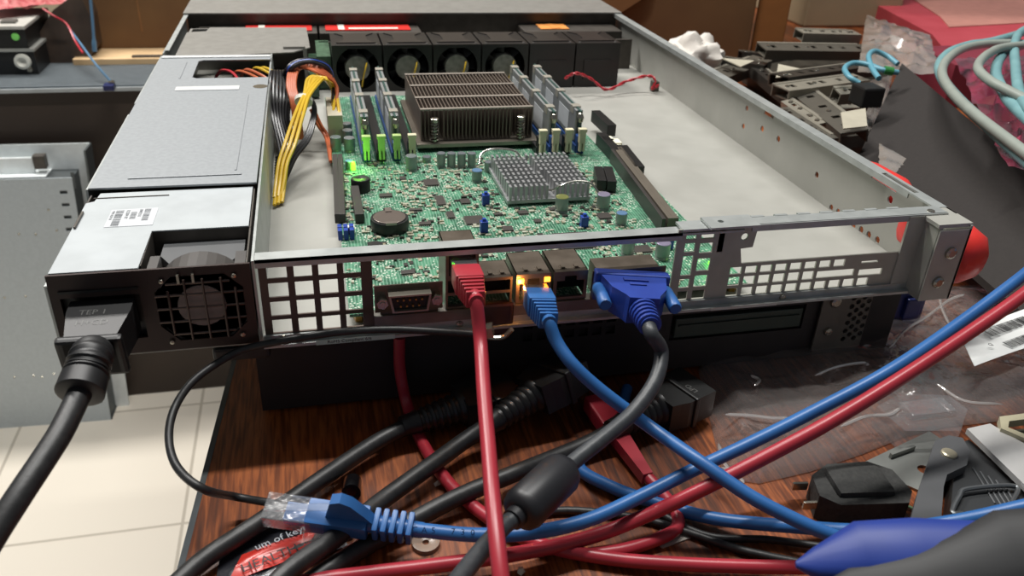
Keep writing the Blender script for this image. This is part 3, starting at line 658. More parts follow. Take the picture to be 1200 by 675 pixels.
# ---- power harness
hn = thing('power_harness', 'bundle of yellow, black, orange and red power wires looping into the motherboard', 'wires', (110, 300, 1))
cx = U(394, 140, z=16); cb = (131, 262)
MB().box(122.5, 133, 246, 292, BZ, BZ + 20, bev=.6).build('power_connector', mat('connector_beige', 'b5ad98', .5), hn)
wires = []
random.seed(5)
def pz(px, py, z): return U(px, py, z=z)
for i in range(7):    # black wires from bay cut-out
    o_ = i * 2.2
    wires.append((bkw, [(62 + i * 3, 312, 28), (86 + i * 1, 318 - i, 36), pz(318 + i * 3.4, 84, 47 - .5 * i), pz(316 + i * 4.2, 110, 36), pz(320 + i * 3, 140, 22), (89 + i * 1.6, 226 + i * 4, 6), (86, 200 + i * 5, 4)]))
for i in range(4):    # dark ones arching to the connector
    wires.append((blw if i == 1 else bkw, [(92 + i, 318, 30), pz(334 + i * 2, 84, 48), pz(346 + i * 2, 72 + i, 54), pz(370, 70 + i * 1.5, 54), pz(388, 82 + i * 1.6, 44), (128, 280 - i * 5, 27)]))
for i in range(5):    # orange loop
    wires.append((orgw, [(100 + i, 250, 10), pz(342 + i * 2, 122, 34), pz(337 + i * 2.2, 98, 44), pz(344 + i * 2, 76 + i, 50), pz(372, 78 + i * 1.8, 50), pz(390 + i, 92 + i * 2, 40), (129, 284 - i * 4, 27)]))
for i in range(6):    # yellow ones
    wires.append((yel, [(86 + (i % 3) * 2.2, 150 + i * 2, 3 + (i // 3) * 2.4), (87.5 + (i % 3) * 2.4, 168, 9 + (i // 3) * 2.4), pz(327 + (i % 3) * 5, 190, 17 + (i // 3) * 2.6), pz(334 + (i % 3) * 6, 168, 25 + (i // 3) * 2.4), pz(345 + (i % 3) * 5, 136, 35 + (i // 3) * 2.4), pz(356 + (i % 3) * 3.4, 112, 41 + (i // 3) * 2.2), pz(361 + i * 3.6, 92, 47), pz(376 + i * 1.6, 90 + i, 46), pz(389 + i * .8, 104, 36), (127 + (i % 2) * 4, 278 - i * 5, 27)]))
for i in range(3):    # grey/black beside yellow
    wires.append((bkw, [(88 + i, 168, 5), pz(338 + i * 4, 186, 12), pz(356 + i * 3, 164, 17), pz(365 + i * 2, 140, 26), pz(367 + i, 124, 34), pz(362, 112, 40)]))
for i in range(2): wires.append((orgw, [pz(364 + i * 4, 128, 30), pz(372 + i * 4, 146, 20), pz(382 + i * 3, 162, 12), (122, 205, 9)]))
wires.append((redwire, [(62, 320, 30), (78, 312, 32), pz(316, 120, 30), pz(322, 140, 18), pz(332, 160, 6)]))
wires.append((redwire, [(38, 350, 26), (46, 343, 36), (58, 318, 38), (66, 285, 26)]))
wires.append((orgw, [(52, 352, 26), (58, 340, 36), (72, 315, 38), (84, 295, 34)])); wires.append((orgw, [(58, 352, 26), (64, 340, 37), (77, 315, 39), (90, 297, 34)]))
wires.append((yel, [(66, 352, 26), (71, 341, 38), (82, 318, 40), (93, 300, 36)])); wires.append((yel, [(71, 352, 26), (76, 341, 38), (86, 320, 40), (96, 302, 36)]))
for mt, ps in wires: MB().tube(spline(ps, 7), 1.15, 7).build('wire', mt, hn, smooth=True)
q = pz(357, 113, 41); MB().lathe(q + Vector((-1, -4, -3)), (.1, .8, .6), [(0, 5), (0, 6.2), (3, 6.2), (3, 5)], 16).build('cable_tie', white, hn)

# red thin twisted wire at right of fans
rw = thing('red_wire_pair', 'thin red twisted wire pair hanging beside the right-hand fan', 'wire', (395, 385, 1))
for ph in (0, pi):
    ps = spline([pz(662, 92, 14), pz(675, 86, 22), pz(692, 92, 16), pz(711, 105, 7), pz(735, 95, 12), pz(760, 89, 16), pz(768, 95, 12), pz(764, 104, 5), pz(772, 100, 8)], 10)
    ps = [p_ + Vector((0, cos(k * .7 + ph), sin(k * .7 + ph))) * .8 for k, p_ in enumerate(ps)]
    MB().tube(ps, .8, 6).build('wire', redwire, rw, smooth=True)
pp = pz(768, 100, 6); MB().box(pp.x - 4, pp.x + 3, pp.y - 3, pp.y + 4, 1, 10, bev=1).build('switch', darkst, rw)

# ================================================================== cables in front
def land(p, dx=1.):
    """carry a cable that leaves the frame on down to the table"""
    h = p.z - (TZ + 5); return [p + Vector((90 * dx, 20, -.22 * h)), p + Vector((175 * dx, 30, -.8 * h)), p + Vector((250 * dx, 30, -h)), p + Vector((330 * dx, 10, -h))]
def land_both(ps):
    a = ps[0]; b_ = ps[-1]; return land(a)[::-1] + ps + (land(b_) if b_.x > ps[len(ps) // 2].x else [])
# helper for network plug with boot; M: x axis = direction out of the port along the cable
def net_plug(name, M, mt, lab, path, r=2.9, tab=True, hood=False):
    o = thing(name, lab, 'network cable', M.translation)
    MB().box(-12, 9, -5.9, 5.9, -4.1, 4.1, M, bev=.4).box(-10, 6, -3, 3, -6.6, -4, M, bev=.3).build('clear_plug', clrp, o)
    bt = MB().box(6, 20, -6.4, 6.4, -4.9, 4.9, M, bev=1.2)
    if hood: bt.plate([(6, 4), (17, 4), (19, 9), (13, 16), (9, 15), (6, 8)] , [], 5, M @ Matrix(((1, 0, 0, 0), (0, 0, 1, -2.5), (0, 1, 0, 0), (0, 0, 0, 1))))
    for k in range(5): bt.box(21 + 3.1 * k, 23 + 3.1 * k, -5.6 + k * .35, 5.6 - k * .35, -5 + k * .3, 5 - k * .3, M, bev=.7)
    bt.cyl((19, 0, 0), (38, 0, 0), 3.9, 3.3, 12, M); bt.build('strain_relief', mt, o, smooth=True)
    st = M @ Vector((36, 0, 0)); MB().tube(spline([M @ Vector((30, 0, 0)), st] + path, 9), r, 14).build('cable', mt, o, smooth=True)
    return o
def D(px, py, d): return U(px, py, d=d)
# red cable in upper network port
a = Vector((175.3, -2, 32)); b_ = U(556, 345, d=350)
net_plug('network_cable', frame(a, U(557, 350, y=-36) - a, (0, -.6, 1)), redw, 'bright red network cable plugged into the tall port, hanging straight down', [D(563, 400, 344), D(567, 460, 325), D(572, 520, 306), D(577, 580, 287), D(583, 640, 272), D(590, 700, 262), D(600, 780, 255)])
a = Vector((210, -2, 16.5))
net_plug('network_cable', frame(a, U(641, 372, y=-33) - a, (0, -.6, 1)), bluew, 'blue network cable in the port with orange lights, swinging down to the right', [U(652, 400, y=-43), U(672, 428, y=-52), U(706, 459, y=-60), U(760, 499, z=TZ + 38), U(820, 541, z=TZ + 36), U(880, 582, z=TZ + 30), U(940, 613, z=TZ + 25), U(988, 633, z=TZ + 21), U(1030, 655, z=TZ + 16)])
# VGA plug and cable
vg = thing('vga_cable', 'dark grey monitor cable with royal blue plug and a cylindrical ferrite bead', 'cable', (258, -30, 0))
M = frame((258, -2, 16.5), Vector((.42, -1, -.28)), (0, -.3, 1))
M = frame((258, -1, 17), U(757, 372, y=-38) - Vector((258, -1, 17)), (0, -.4, 1))
vb = MB(); vb.box(0, 7, -18.5, 18.5, -7.2, 7.2, M, bev=1.2)
vb.plate([(6.5, -16), (20, -13), (28, -8), (31, -7), (31, 7), (28, 8), (20, 13), (6.5, 16)], [], 13, M @ Matrix.Translation((0, 0, -6.5)))
vb.box(10, 13, -6, 6, 6.4, 7.4, M, bev=.3).box(15, 17.4, -4, 4, 6.4, 7.2, M, bev=.3); vb.build('plug_body', vgab, vg)
rb = MB()
for k in range(5): rb.lathe(M @ Vector((31 + 3 * k, 0, 0)), M.to_3x3() @ Vector((1, 0, 0)), [(0, 5.4 - .25 * k), (.3, 6.6 - .3 * k), (1.9, 6.6 - .3 * k), (2.2, 5.2 - .25 * k), (3, 5.2 - .25 * k)], 16)
rb.build('strain_relief', vgab, vg, smooth=True)
for sy in (-1, 1):
    MB().lathe(M @ Vector((7, 16.6 * sy, 0)), M.to_3x3() @ Vector((1, 0, 0)), [(0, 2.8), (2, 3.2), (19, 3.2), (20, 2.6), (20, 0)], 10).build('thumb_screw', vgab2, vg, smooth=True)
st = M @ Vector((40, 0, 0)); fer = [U(663, 549, y=-96), U(607, 603, y=-117)]
MB().tube(spline([st, M @ Vector((50, 0, -2)), U(775, 412, y=-50), U(768, 446, y=-62), U(742, 483, y=-74), U(705, 515, y=-85), fer[0], fer[1], U(590, 617, y=-122), U(562, 648, y=-134), U(530, 690, y=-150), U(500, 740, y=-170)], 9), 3.3, 14).build('cord', vgac, vg, smooth=True)
ax = (fer[1] - fer[0]); L_ = ax.length
MB().lathe(fer[0], ax, [(-3, 3.4), (0, 5), (1.5, 7.6), (4, 8.6), (L_ - 4, 8.6), (L_ - 1.5, 7.8), (L_, 6), (L_ + .2, 4.2), (L_ + 3.5, 4.2), (L_ + 3.6, 3)], 28).build('ferrite_bead', mat('bead_plastic', '232326', .42), vg, smooth=True)
# blue patch cable with free plug
ze = TZ + 17
a = U(352, 602, z=ze); b_ = U(455, 616, z=ze - 2)
fw = (b_ - a).normalized(); Mb = frame(a + fw * 0, b_ - a, (0, -.35, 1))
pt = [U(500, 622, z=TZ + 15), U(560, 627, z=TZ + 16), U(625, 624, z=TZ + 18), U(690, 609, z=TZ + 18), U(750, 582, z=TZ + 20), U(810, 552, z=TZ + 26), U(880, 519, z=TZ + 34), U(950, 484, z=TZ + 42), U(1040, 436, z=TZ + 55), U(1120, 382, z=TZ + 66), U(1200, 322, z=TZ + 80), U(1290, 250, z=TZ + 95)]
pt += land(pt[-1])
o = thing('network_cable', 'blue network cable with loose clear-tipped plug lying on the brown table', 'network cable', a)
MB().box(-14, 6, -5.8, 5.8, -4, 4, Mb, bev=.4).build('clear_plug', clrp, o)
MB().box(-12, 16, -1.6, 1.6, 0, .8, Mb @ Matrix.Translation((-2, 0, 4.5)) @ Matrix.Rotation(R(-16), 4, 'Y')).build('latch_tab', clrp, o)
bo = MB().box(3, 28, -5.6, 5.6, -4.6, 4.6, Mb, bev=1.2)
bo.plate([(11, 4), (30, 4), (27, 9), (22, 16), (18, 18), (14, 16)], [], 4.4, Mb @ Matrix(((1, 0, 0, 0), (0, 0, 1, -2.2), (0, 1, 0, 0), (0, 0, 0, 1))))
LL = (b_ - a).length
for k in range(5): bo.box(30 + 3.4 * k, 32.4 + 3.4 * k, -5.2, 5.2, -4.4, 4.8, Mb, bev=1)
bo.box(-6, 4, -4, 4, -3, 1.5, Mb, bev=.5)
bo.cyl((26, 0, 0), (50, 0, 0), 3.8, 3.2, 12, Mb).build('strain_relief', bluew, o, smooth=True)
MB().tube(spline([Mb @ Vector((44, 0, 0))] + pt, 9), 2.9, 14).build('cord', bluew, o, smooth=True)
# printing along the blue cord
tx = MB()
for i, s_ in enumerate('CA5 730 EAU UTP'):
    f_ = .02 + i * .0345
    if s_ == ' ': continue
    q = U(486 + i * 11.5, 620.5 + i * .55 if i < 8 else 624.9 - (i - 8) * .3, d=(U(486 + i * 11.5, 621, z=TZ + 16.6) - CP).dot(CM @ Vector((0, 0, -1))) - 4.4)
    text_mb(tx, s_, 3.4, Matrix.Translation(q) @ CM.to_4x4() @ Matrix.Rotation(R(-2), 4, 'Z') @ Matrix.Translation((-1.2, -1.2, 0)))
tx.build('cord_print', mat('dark_blue_ink', '0f2d5e', .5), o)
# long red cable alongside
lr = U(1290, 276, z=TZ + 104)
cable('network_cable', [U(60, 760, z=TZ + 6), U(180, 712, z=TZ + 6), U(300, 690, z=TZ + 6), U(400, 676, z=TZ + 6), U(500, 664, z=TZ + 7), U(600, 650, z=TZ + 7), U(690, 630, z=TZ + 7), U(760, 603, z=TZ + 14), U(830, 570, z=TZ + 28), U(900, 534, z=TZ + 40), U(970, 496, z=TZ + 52), U(1050, 447, z=TZ + 64), U(1130, 394, z=TZ + 76), U(1200, 345, z=TZ + 88), lr] + land(lr), 3.0, redw, 'long red network cable running diagonally beside the blue one, over the clear bag', 'network cable')
cable('network_cable', [U(735, 455, z=TZ + 3), U(722, 492, z=TZ + 3), U(690, 522, z=TZ + 3), U(679, 548, z=TZ + 3.4), U(715, 570, z=TZ + 5), U(770, 590, z=TZ + 4), U(840, 608, z=TZ + 6), U(930, 617, z=TZ + 12), U(1020, 622, z=TZ + 22), U(1110, 613, z=TZ + 38), U(1200, 594, z=TZ + 50), U(1300, 570, z=TZ + 60)] + land(U(1300, 570, z=TZ + 60), .6), 2.9, bluew, 'blue network cable lying lowest, passing under the others to the blue tool handle', 'network cable')
cable('network_cable', [U(468, 395, y=8), U(468, 425, y=7), U(471, 448, y=5), U(477, 474, z=TZ + 8), U(489, 507, z=TZ + 4), U(515, 552, z=TZ + 4), U(545, 585, z=TZ + 4), U(590, 618, z=TZ + 4), U(640, 640, z=TZ + 4), U(720, 655, z=TZ + 4), U(800, 661, z=TZ + 5), U(880, 664, z=TZ + 6), U(960, 665, z=TZ + 7)], 2.9, redw, 'red network cable on the table, coming out of the shadow under the servers', 'network cable')
# shaded red booted plug
o = thing('network_cable', 'short red network plug and cable lying in the shade under the power plugs', 'network cable', U(735, 520, z=TZ))
Mr = frame(U(702, 478, z=TZ + 9), U(750, 548, z=TZ + 6) - U(702, 478, z=TZ + 9))
MB().box(-6, 16, -6, 6, -4.5, 4.5, Mr, bev=1.2).plate([(14, -5.5), (24, -4), (50, -2.4), (50, 2.4), (24, 4), (14, 5.5)], [], 6, Mr @ Matrix.Translation((0, 0, -3))).build('strain_relief', redw, o)
MB().tube(spline([Mr @ Vector((46, 0, 0)), U(776, 578, z=TZ + 4), U(792, 600, z=TZ + 3.5), U(790, 622, z=TZ + 3.5), U(740, 642, z=TZ + 3.5), U(690, 650, z=TZ + 3.5)], 8), 2.8, 12).build('cord', redw, o, smooth=True)

# IEC power plugs
def iec(lab, a, d, path, r=3.9, up=(0, 0, 1), scale=1., word=None, wordmat=None, capth=1.):
    """a: front centre of the plug, d: direction back along the cord"""
    o = thing('power_cable', lab, 'power cable', a); M = frame(a, d, up) @ Matrix.Scale(scale, 4)
    b_ = MB()
    b_.plate([(0, -12.5), (18, -12.5), (23, -11), (28, -10), (28, 10), (23, 11), (18, 12.5), (0, 12.5)], [], 15.5, M @ Matrix.Translation((0, 0, -7.75)))
    b_.box(12, 15, -13.6, 13.6, -9, 9, M, bev=.8).build('plug_body', blk, o)
    st = MB(); ax = M.to_3x3() @ Vector((1, 0, 0))
    pr = [(0, 9), (2, 8.6)]
    for k in range(6): pr += [(3 + 3.6 * k, 7.8 - .35 * k), (3.6 + 3.6 * k, 7.0 - .35 * k), (5 + 3.6 * k, 7.0 - .35 * k), (5.6 + 3.6 * k, 7.8 - .35 * k)]
    pr += [(26, 5.4), (32, 5)]
    st.lathe(M @ Vector((27, 0, 0)), ax, [(x * scale, y * scale * capth) for x, y in pr], 20).build('strain_relief', blk, o, smooth=True)
    MB().tube(spline([M @ Vector((52, 0, 0))] + path, 9), r, 14).build('cord', blkr, o, smooth=True)
    if word:
        tm = MB()
        for i, w_ in enumerate(word): text_mb(tm, w_, 4.2, M @ Matrix.Translation((5, 8, 7.8)) @ Matrix.Rotation(R(-90), 4, 'Z') @ Matrix.Translation((0, -5.5 * i + 3, 0)))
        tm.build('embossed_text', wordmat or mat('pale_emboss', '4a4a48', .5), o)
    return o
# big one in the power supply
o = thing('power_cable', 'thick black power cord plugged into the power supply, running off the left side', 'power cable', (21, -2, 21))
M = frame((21, -1.5, 20), (-.03, -1, -.12), (0, -.12, 1))
b_ = MB()
b_.plate([(-2, -12.5), (6, -12.5), (24, -9.5), (27, -9.5), (27, 9.5), (24, 9.5), (6, 12.5), (-2, 12.5)], [], 16, M @ Matrix.Translation((0, 0, -8)))
b_.box(23, 27, -12.5, 12.5, -9.5, 9.5, M, bev=1.5).build('plug_body', mat('plug_black', '1d1d1e', .45), o)
tm = MB()
for i, w_ in enumerate(('TEP 1', 'H+CD')): text_mb(tm, w_, 4.6, M @ Matrix.Translation((5, -7.5, 8.05)) @ Matrix.Rotation(R(90), 4, 'Z') @ Matrix.Translation((0, -7 * i - 3, 0)))
tm.build('embossed_text', mat('pale_emboss', '5a5a58', .5), o)  # raised letters in a paler grey than the plug
cp = spline([M @ Vector((24, 0, 0)), U(107, 418, y=-38), U(101, 438, y=-46), U(93, 462, y=-55)], 14)
n_ = len(cp); rr = []
for k in range(n_):
    f_ = k / (n_ - 1); base_r = 7.6 + 1.2 * f_; rr.append(base_r - (.9 if (k // 2) % 2 and f_ < .72 else 0))
rr[-1] = 7.5; MB().tube(cp, rr, 24).build('strain_relief', mat('plug_black', '1d1d1e', .45), o, smooth=True)
MB().tube(spline([cp[-4], cp[-1], U(72, 505, y=-72), U(50, 540, y=-84), U(20, 585, y=-98), U(-15, 640, y=-112), U(-60, 720, y=-130)], 9), 4.4, 16).build('cord', blkr, o, smooth=True)
za = TZ + 13
a = U(598, 458, z=za); iec('black power cord with ribbed plug lying leftmost in the cable tangle', a, U(495, 492, z=za - 2) - a, [U(440, 519, z=TZ + 9), U(370, 566, z=TZ + 8), U(300, 615, z=TZ + 7), U(240, 655, z=TZ + 7), U(190, 700, z=TZ + 6)], 3.9)
za = TZ + 24
a = U(672, 432, z=za); iec('black power cord with glossy angular plug in the middle of the tangle', a, U(585, 490, z=za - 8) - a, [U(545, 516, z=TZ + 11), U(500, 549, z=TZ + 10), U(450, 585, z=TZ + 9), U(400, 625, z=TZ + 12), U(340, 668, z=TZ + 14), U(300, 710, z=TZ + 12)], 4.0, (-.15, .25, 1))
za = TZ + 12
a = U(815, 458, z=za); iec('black power cord whose plug lies closest to the clear plastic bag', a, U(735, 495, z=za) - a, [U(690, 519, z=TZ + 8), U(650, 536, z=TZ + 8), U(600, 556, z=TZ + 10), U(540, 581, z=TZ + 8), U(480, 612, z=TZ + 6), U(420, 645, z=TZ + 5), U(350, 690, z=TZ + 5)], 3.9, word=('LPD',))
# thin black cable at left
o = thing('thin_cable', 'thin black cable looping off the left edge of the table and back', 'cable', (60, -10, TZ))
pt = [U(565, 392, y=-12), U(520, 389, y=-12), U(460, 386, y=-10), U(400, 389, y=-8), U(340, 398, y=-7), U(290, 408, y=-4), U(262, 421, y=-8), U(226, 447, y=-18), U(204, 480, y=-30), U(198, 515, y=-45), U(208, 548, y=-60), U(238, 573, y=-72), U(275, 582, z=TZ + 12), U(320, 590, z=TZ + 12), U(345, 596, z=TZ + 11)]
MB().tube(spline(pt, 9), 1.75, 10).build('cord', blkr, o, smooth=True)
q0 = U(562, 392, y=-12); q1 = U(600, 386, y=-16)
MB().tube(spline([q0, U(575, 396, y=-13), U(590, 395, y=-14), q1], 5), [1.2] * 16, 8).box(-2, 4, -3, 3, -2.5, 2.5, frame(U(568, 388, y=-12), q1 - q0)).build('frayed_tip', nickel, o)
cable('thin_cable', [U(560, 640, z=TZ + 2), U(640, 600, z=TZ + 2), U(740, 606, z=TZ + 2), U(800, 622, z=TZ + 2), U(870, 645, z=TZ + 2), U(950, 662, z=TZ + 2)], 1.8, blkr, 'thin black cord lying flat between the red and blue cables at lower right', 'cable')
cable('thin_cable', [U(700, 560, z=TZ + 2), U(770, 600, z=TZ + 2), U(830, 628, z=TZ + 2.5), U(900, 632, z=TZ + 2), U(960, 640, z=TZ + 3)], 1.6, blkr, 'thin black cord running under the blue cable towards the foam plug', 'cable')

# small black cylinder plug, washer, crumbs
q = U(413, 582, z=TZ + 6); o = MB().lathe((q.x, q.y + 6, TZ + 5), (-.1, -1, .35), [(-8, 4), (0, 4.2), (5, 4.2), (5, 3), (3, 2.6)], 16).build('barrel_plug', blkg, smooth=True, base=(q.x, q.y, TZ)); tag(o, 'short glossy black barrel plug beside the blue plug boot', 'plug')
q = U(499, 638, z=TZ); o = MB().lathe((q.x, q.y, TZ), (0, 0, 1), [(0, 6), (2, 5.8), (2.2, 4), (1.4, 1.4), (0, 1.2)], 24).build('rubber_washer', mat('cloudy_rubber', '8a7668', .3), smooth=True, base=(q.x, q.y, TZ)); tag(o, 'round translucent rubber washer on the brown table', 'washer')
q = U(772, 635, z=TZ); o = MB().plate([(0, 0), (14, 3), (12, 9), (3, 10), (-3, 5)], [], .6, Matrix.Translation((q.x, q.y - 4, TZ + .2))).build('paper_scrap', mat('scrap_paper', '9a958c', .7), base=(q.x, q.y, TZ)); tag(o, 'small torn grey paper scrap under the blue cable', 'paper scrap')
for i, (px, py, lb) in enumerate(((512, 569, 'tiny crumb of debris between two black power cords'), (611, 671, 'tiny white crumb beside the hanging red cable'), (470, 636, 'tiny yellowish crumb beside the rubber washer'))):
    q = U(px, py, z=TZ); v = MB(); bmesh.ops.create_icosphere(v.b, subdivisions=1, radius=1.6, matrix=Matrix.Translation((q.x, q.y, TZ + 1.2)))
    for vv in v.b.verts: vv.co += Vector((random.uniform(-.5, .5), random.uniform(-.9, .9), random.uniform(-.2, .3)))
    tag(v.build('crumb', mat('crumb', 'c9c2b0', .6), base=(q.x, q.y, TZ)), lb, 'crumb', 'crumbs on the table')

# printed plastic packet (HEALTH)
def sheet(px, z0, nx, ny, fz, th=.25):
    """px: 4 corner pixels (a b / d c); returns grid of points at z0+fz(u,v)"""
    A, B_, C_, D_ = [U(x, y, z=z0) for x, y in px]; g = []
    for j in range(ny + 1):
        for i in range(nx + 1):
            u = i / nx; v = j / ny; p_ = (A * (1 - u) + B_ * u) * (1 - v) + (D_ * (1 - u) + C_ * u) * v
            g.append(Vector((p_.x, p_.y, z0 + fz(u, v))))
    return g
def gridmb(g, nx, ny, th=0):
    mb = MB(); f = [(j * (nx + 1) + i, j * (nx + 1) + i + 1, (j + 1) * (nx + 1) + i + 1, (j + 1) * (nx + 1) + i) for j in range(ny) for i in range(nx)]
    mb.add(g, f)
    if th: 
        n = len(g); mb.add([v - Vector((0, 0, th)) for v in g], [tuple(reversed(q)) for q in f])
    return mb
o = thing('printed_packet', 'crumpled black and red printed plastic packet reading HEALTH on the table', 'packet', U(320, 640, z=TZ))
wz = lambda u, v: 1 + .5 * sin(7 * u + 3 * v) + .5 * noise.noise(Vector((u * 6, v * 5, 1)))
MB().add([], [])
gridmb(sheet([(262, 632), (372, 590), (408, 640), (250, 705)], TZ + .5, 24, 14, wz), 24, 14, .4).build('film', mat('packet_black', '23242a', .22), o, smooth=True)
gridmb(sheet([(284, 652), (424, 603), (412, 630), (268, 684)], TZ + 1.2, 24, 8, wz), 24, 8, .3).build('red_band', mat('packet_red', 'c9382f', .22), o, smooth=True)
tt = MB()
def flat_text(mb, s_, px, py, px2, py2, size, z):
    a = U(px, py, z=z); b_ = U(px2, py2, z=z); text_mb(mb, s_, size, frame(a, b_ - a))
flat_text(tt, 'HEALTH', 284, 671, 335, 651, 6.2, TZ + 3.6); tt.build('word_print', ink, o)
tt = MB(); flat_text(tt, 'um of keyb', 300, 645, 352, 624, 5, TZ + 3.2); flat_text(tt, 'CT & MOVE', 303, 684, 350, 667, 4.6, TZ + 3.2); tt.build('small_print', mat('pale_print', 'b8bcc4', .5), o)
gridmb(sheet([(352, 606), (395, 596), (404, 640), (358, 655)], TZ + 2, 20, 14, lambda u, v: 3 + 4 * noise.noise(Vector((u * 5, v * 5, 9)))), 20, 14).build('clear_film', bagm, o, smooth=True)

# clear bag with label -------------------------------------------------------
o = thing('plastic_bag', 'large crumpled clear plastic bag with a white barcode label, right of the cables', 'bag', U(1000, 440, z=TZ))
top = [(818, 432), (860, 395), (930, 370), (1000, 350), (1070, 338), (1140, 333), (1210, 336), (1290, 345)]
bot = [(848, 560), (890, 566), (950, 552), (1010, 532), (1060, 512), (1110, 500), (1180, 492), (1290, 485)]
def lerp_list(l, u):
    k = u * (len(l) - 1); i = min(int(k), len(l) - 2); f_ = k - i
    return (l[i][0] * (1 - f_) + l[i + 1][0] * f_, l[i][1] * (1 - f_) + l[i + 1][1] * f_)
for layer, amp in ((0, 1), (1, .25)):
    nx, ny = 70, 36; g = []
    for j in range(ny + 1):
        for i in range(nx + 1):
            u = i / nx; v = j / ny; a = lerp_list(top, u); b_ = lerp_list(bot, u)
            p_ = U(a[0] * (1 - v) + b_[0] * v, a[1] * (1 - v) + b_[1] * v, z=TZ + 1)
            e_ = min(1, 6 * min(v, 1 - v, u * 1.6)); ed = e_ ** .6
            nz = noise.noise(Vector((p_.x * .022, p_.y * .03, 4 + layer))); ridge = 1 - abs(noise.noise(Vector((p_.x * .04 + p_.y * .03, p_.y * .045 - p_.x * .01, 8)))) * 2.2
            ridge2 = 1 - abs(noise.noise(Vector((p_.x * .09, p_.y * .1, 2)))) * 2
            h_ = ed * amp * (5 + 7 * max(0, v - .15)) * (1 + .5 * nz + .45 * max(0, ridge) + .12 * ridge2)
            g.append(Vector((p_.x, p_.y, TZ + .6 + max(0, h_))))
    gridmb(g, nx, ny).build('film', bagm, o, smooth=True, normals=False)
crm = clearmat('crease_glint_film', 'e6e0dc', .25, .1, .2, 60, .5)  # film creases drawn as pale tubes, crinkle glints put into their milky colour
for ps in (((1130, 345), (1112, 352), (1085, 372), (1062, 386), (1042, 408)), ((850, 486), (878, 487), (905, 490), (925, 490)), ((842, 520), (850, 545), (868, 560)), ((955, 440), (980, 430), (1010, 425), (1018, 428)),
           ((985, 500), (1015, 488), (1042, 486), (1055, 478)), ((1098, 450), (1130, 470), (1175, 474)), ((880, 440), (890, 445), (884, 452)), ((1100, 345), (1104, 362), (1112, 380)), ((846, 548), (862, 556), (872, 566))):
    MB().tube(spline([U(a_, b_, z=TZ + 13) for a_, b_ in ps], 5), [.3] + [.9] * (5 * (len(ps) - 1) - 1) + [.3], 6).build('fold_glint', crm, o, smooth=True)
lb = [(1125, 393), (1262, 345), (1280, 390), (1142, 429)]
gl = sheet(lb, TZ + 24, 10, 5, lambda u, v: 3 * sin(u * 3.1)); gridmb(gl, 10, 5, .3).build('label_sticker', paper, o)
A_ = U(1152, 398, z=TZ + 27.6); B__ = U(1230, 371, z=TZ + 27.8); Mq = frame(A_, B__ - A_)
bc = MB(); random.seed(9); bars(bc, Mq @ Matrix.Translation((6, 0, 0)), 40, 7, 10); bars(bc, Mq @ Matrix.Translation((8, -12, -.3)), 40, 6, 10); text_mb(bc, '(S) NSA', 3.2, Mq @ Matrix.Translation((12, 9, 0))); text_mb(bc, 'Q', 3.2, Mq @ Matrix.Translation((-2, -6, 0))); bc.build('barcode', ink, o)

# clear moulded clip box
q = U(1075, 505, z=TZ); o = thing('clear_plastic_cap', 'clear moulded plastic cap at the lower edge of the clear bag', 'plastic cap', q)
MB().prism([(-20, -12), (8, -17), (24, -2), (22, 10), (-2, 16), (-22, 8)], 12, Matrix.Translation((q.x, q.y, TZ + .5))).box(q.x - 12, q.x + 14, q.y - 6, q.y + 6, TZ + 12.5, TZ + 16, bev=1).build('shell', clrp, o)

# black foam-like plug
q = U(1005, 592, z=TZ); o = thing('black_adapter', 'matt black rounded adapter lying left of the metal bracket', 'adapter', q)
bo = MB(); Mq = Matrix.Translation((q.x, q.y, TZ + .3)) @ Matrix.Rotation(R(-8), 4, 'Z')
bo.prism([(-24, -7), (-17, -13), (14, -13), (19, -6), (17, 8), (8, 14), (-12, 13), (-22, 6)], 13, Mq).box(-16, 10, -9, 9, 11, 16, Mq, bev=2.4); bo.build('body', mat('matt_black', '232322', .75, 0, '2e2e2c', 500, .4), o, smooth=True)
MB().box(-30, -23, -7, -5.6, 5, 9, Mq, bev=.3).box(-30, -23, 5, 6.4, 5, 9, Mq, bev=.3).build('metal_contact', nickel, o)
# flat metal bracket
q = U(1050, 550, z=TZ); o = thing('flat_bracket', 'thin flat zinc bracket with a keyhole slot on the wood', 'bracket', q)
A_ = U(1012, 565, z=TZ); Mq = frame(A_, U(1080, 540, z=TZ) - A_)
kh = ngon(33, -6, 3.2, 12)
MB().plate([(0, -3), (6, 6), (4, 9), (60, 14), (62, -20), (20, -18), (14, -6), (2, -8)], [kh], 1, Mq @ Matrix.Translation((0, 0, .3))).box(24, 40, 6, 7.5, 1, 4, Mq).build('plate', mat('zinc_plate', '8c8e8a', .4, .6), o)
cable('thin_wire', [U(1050, 590, z=TZ + 1), U(1065, 594, z=TZ + 1.5), U(1080, 602, z=TZ + 1), U(1095, 612, z=TZ + 1)], .8, mat('green_wire', '6f8a66', .5), 'short thin green wire beside the matt black adapter', 'wire')

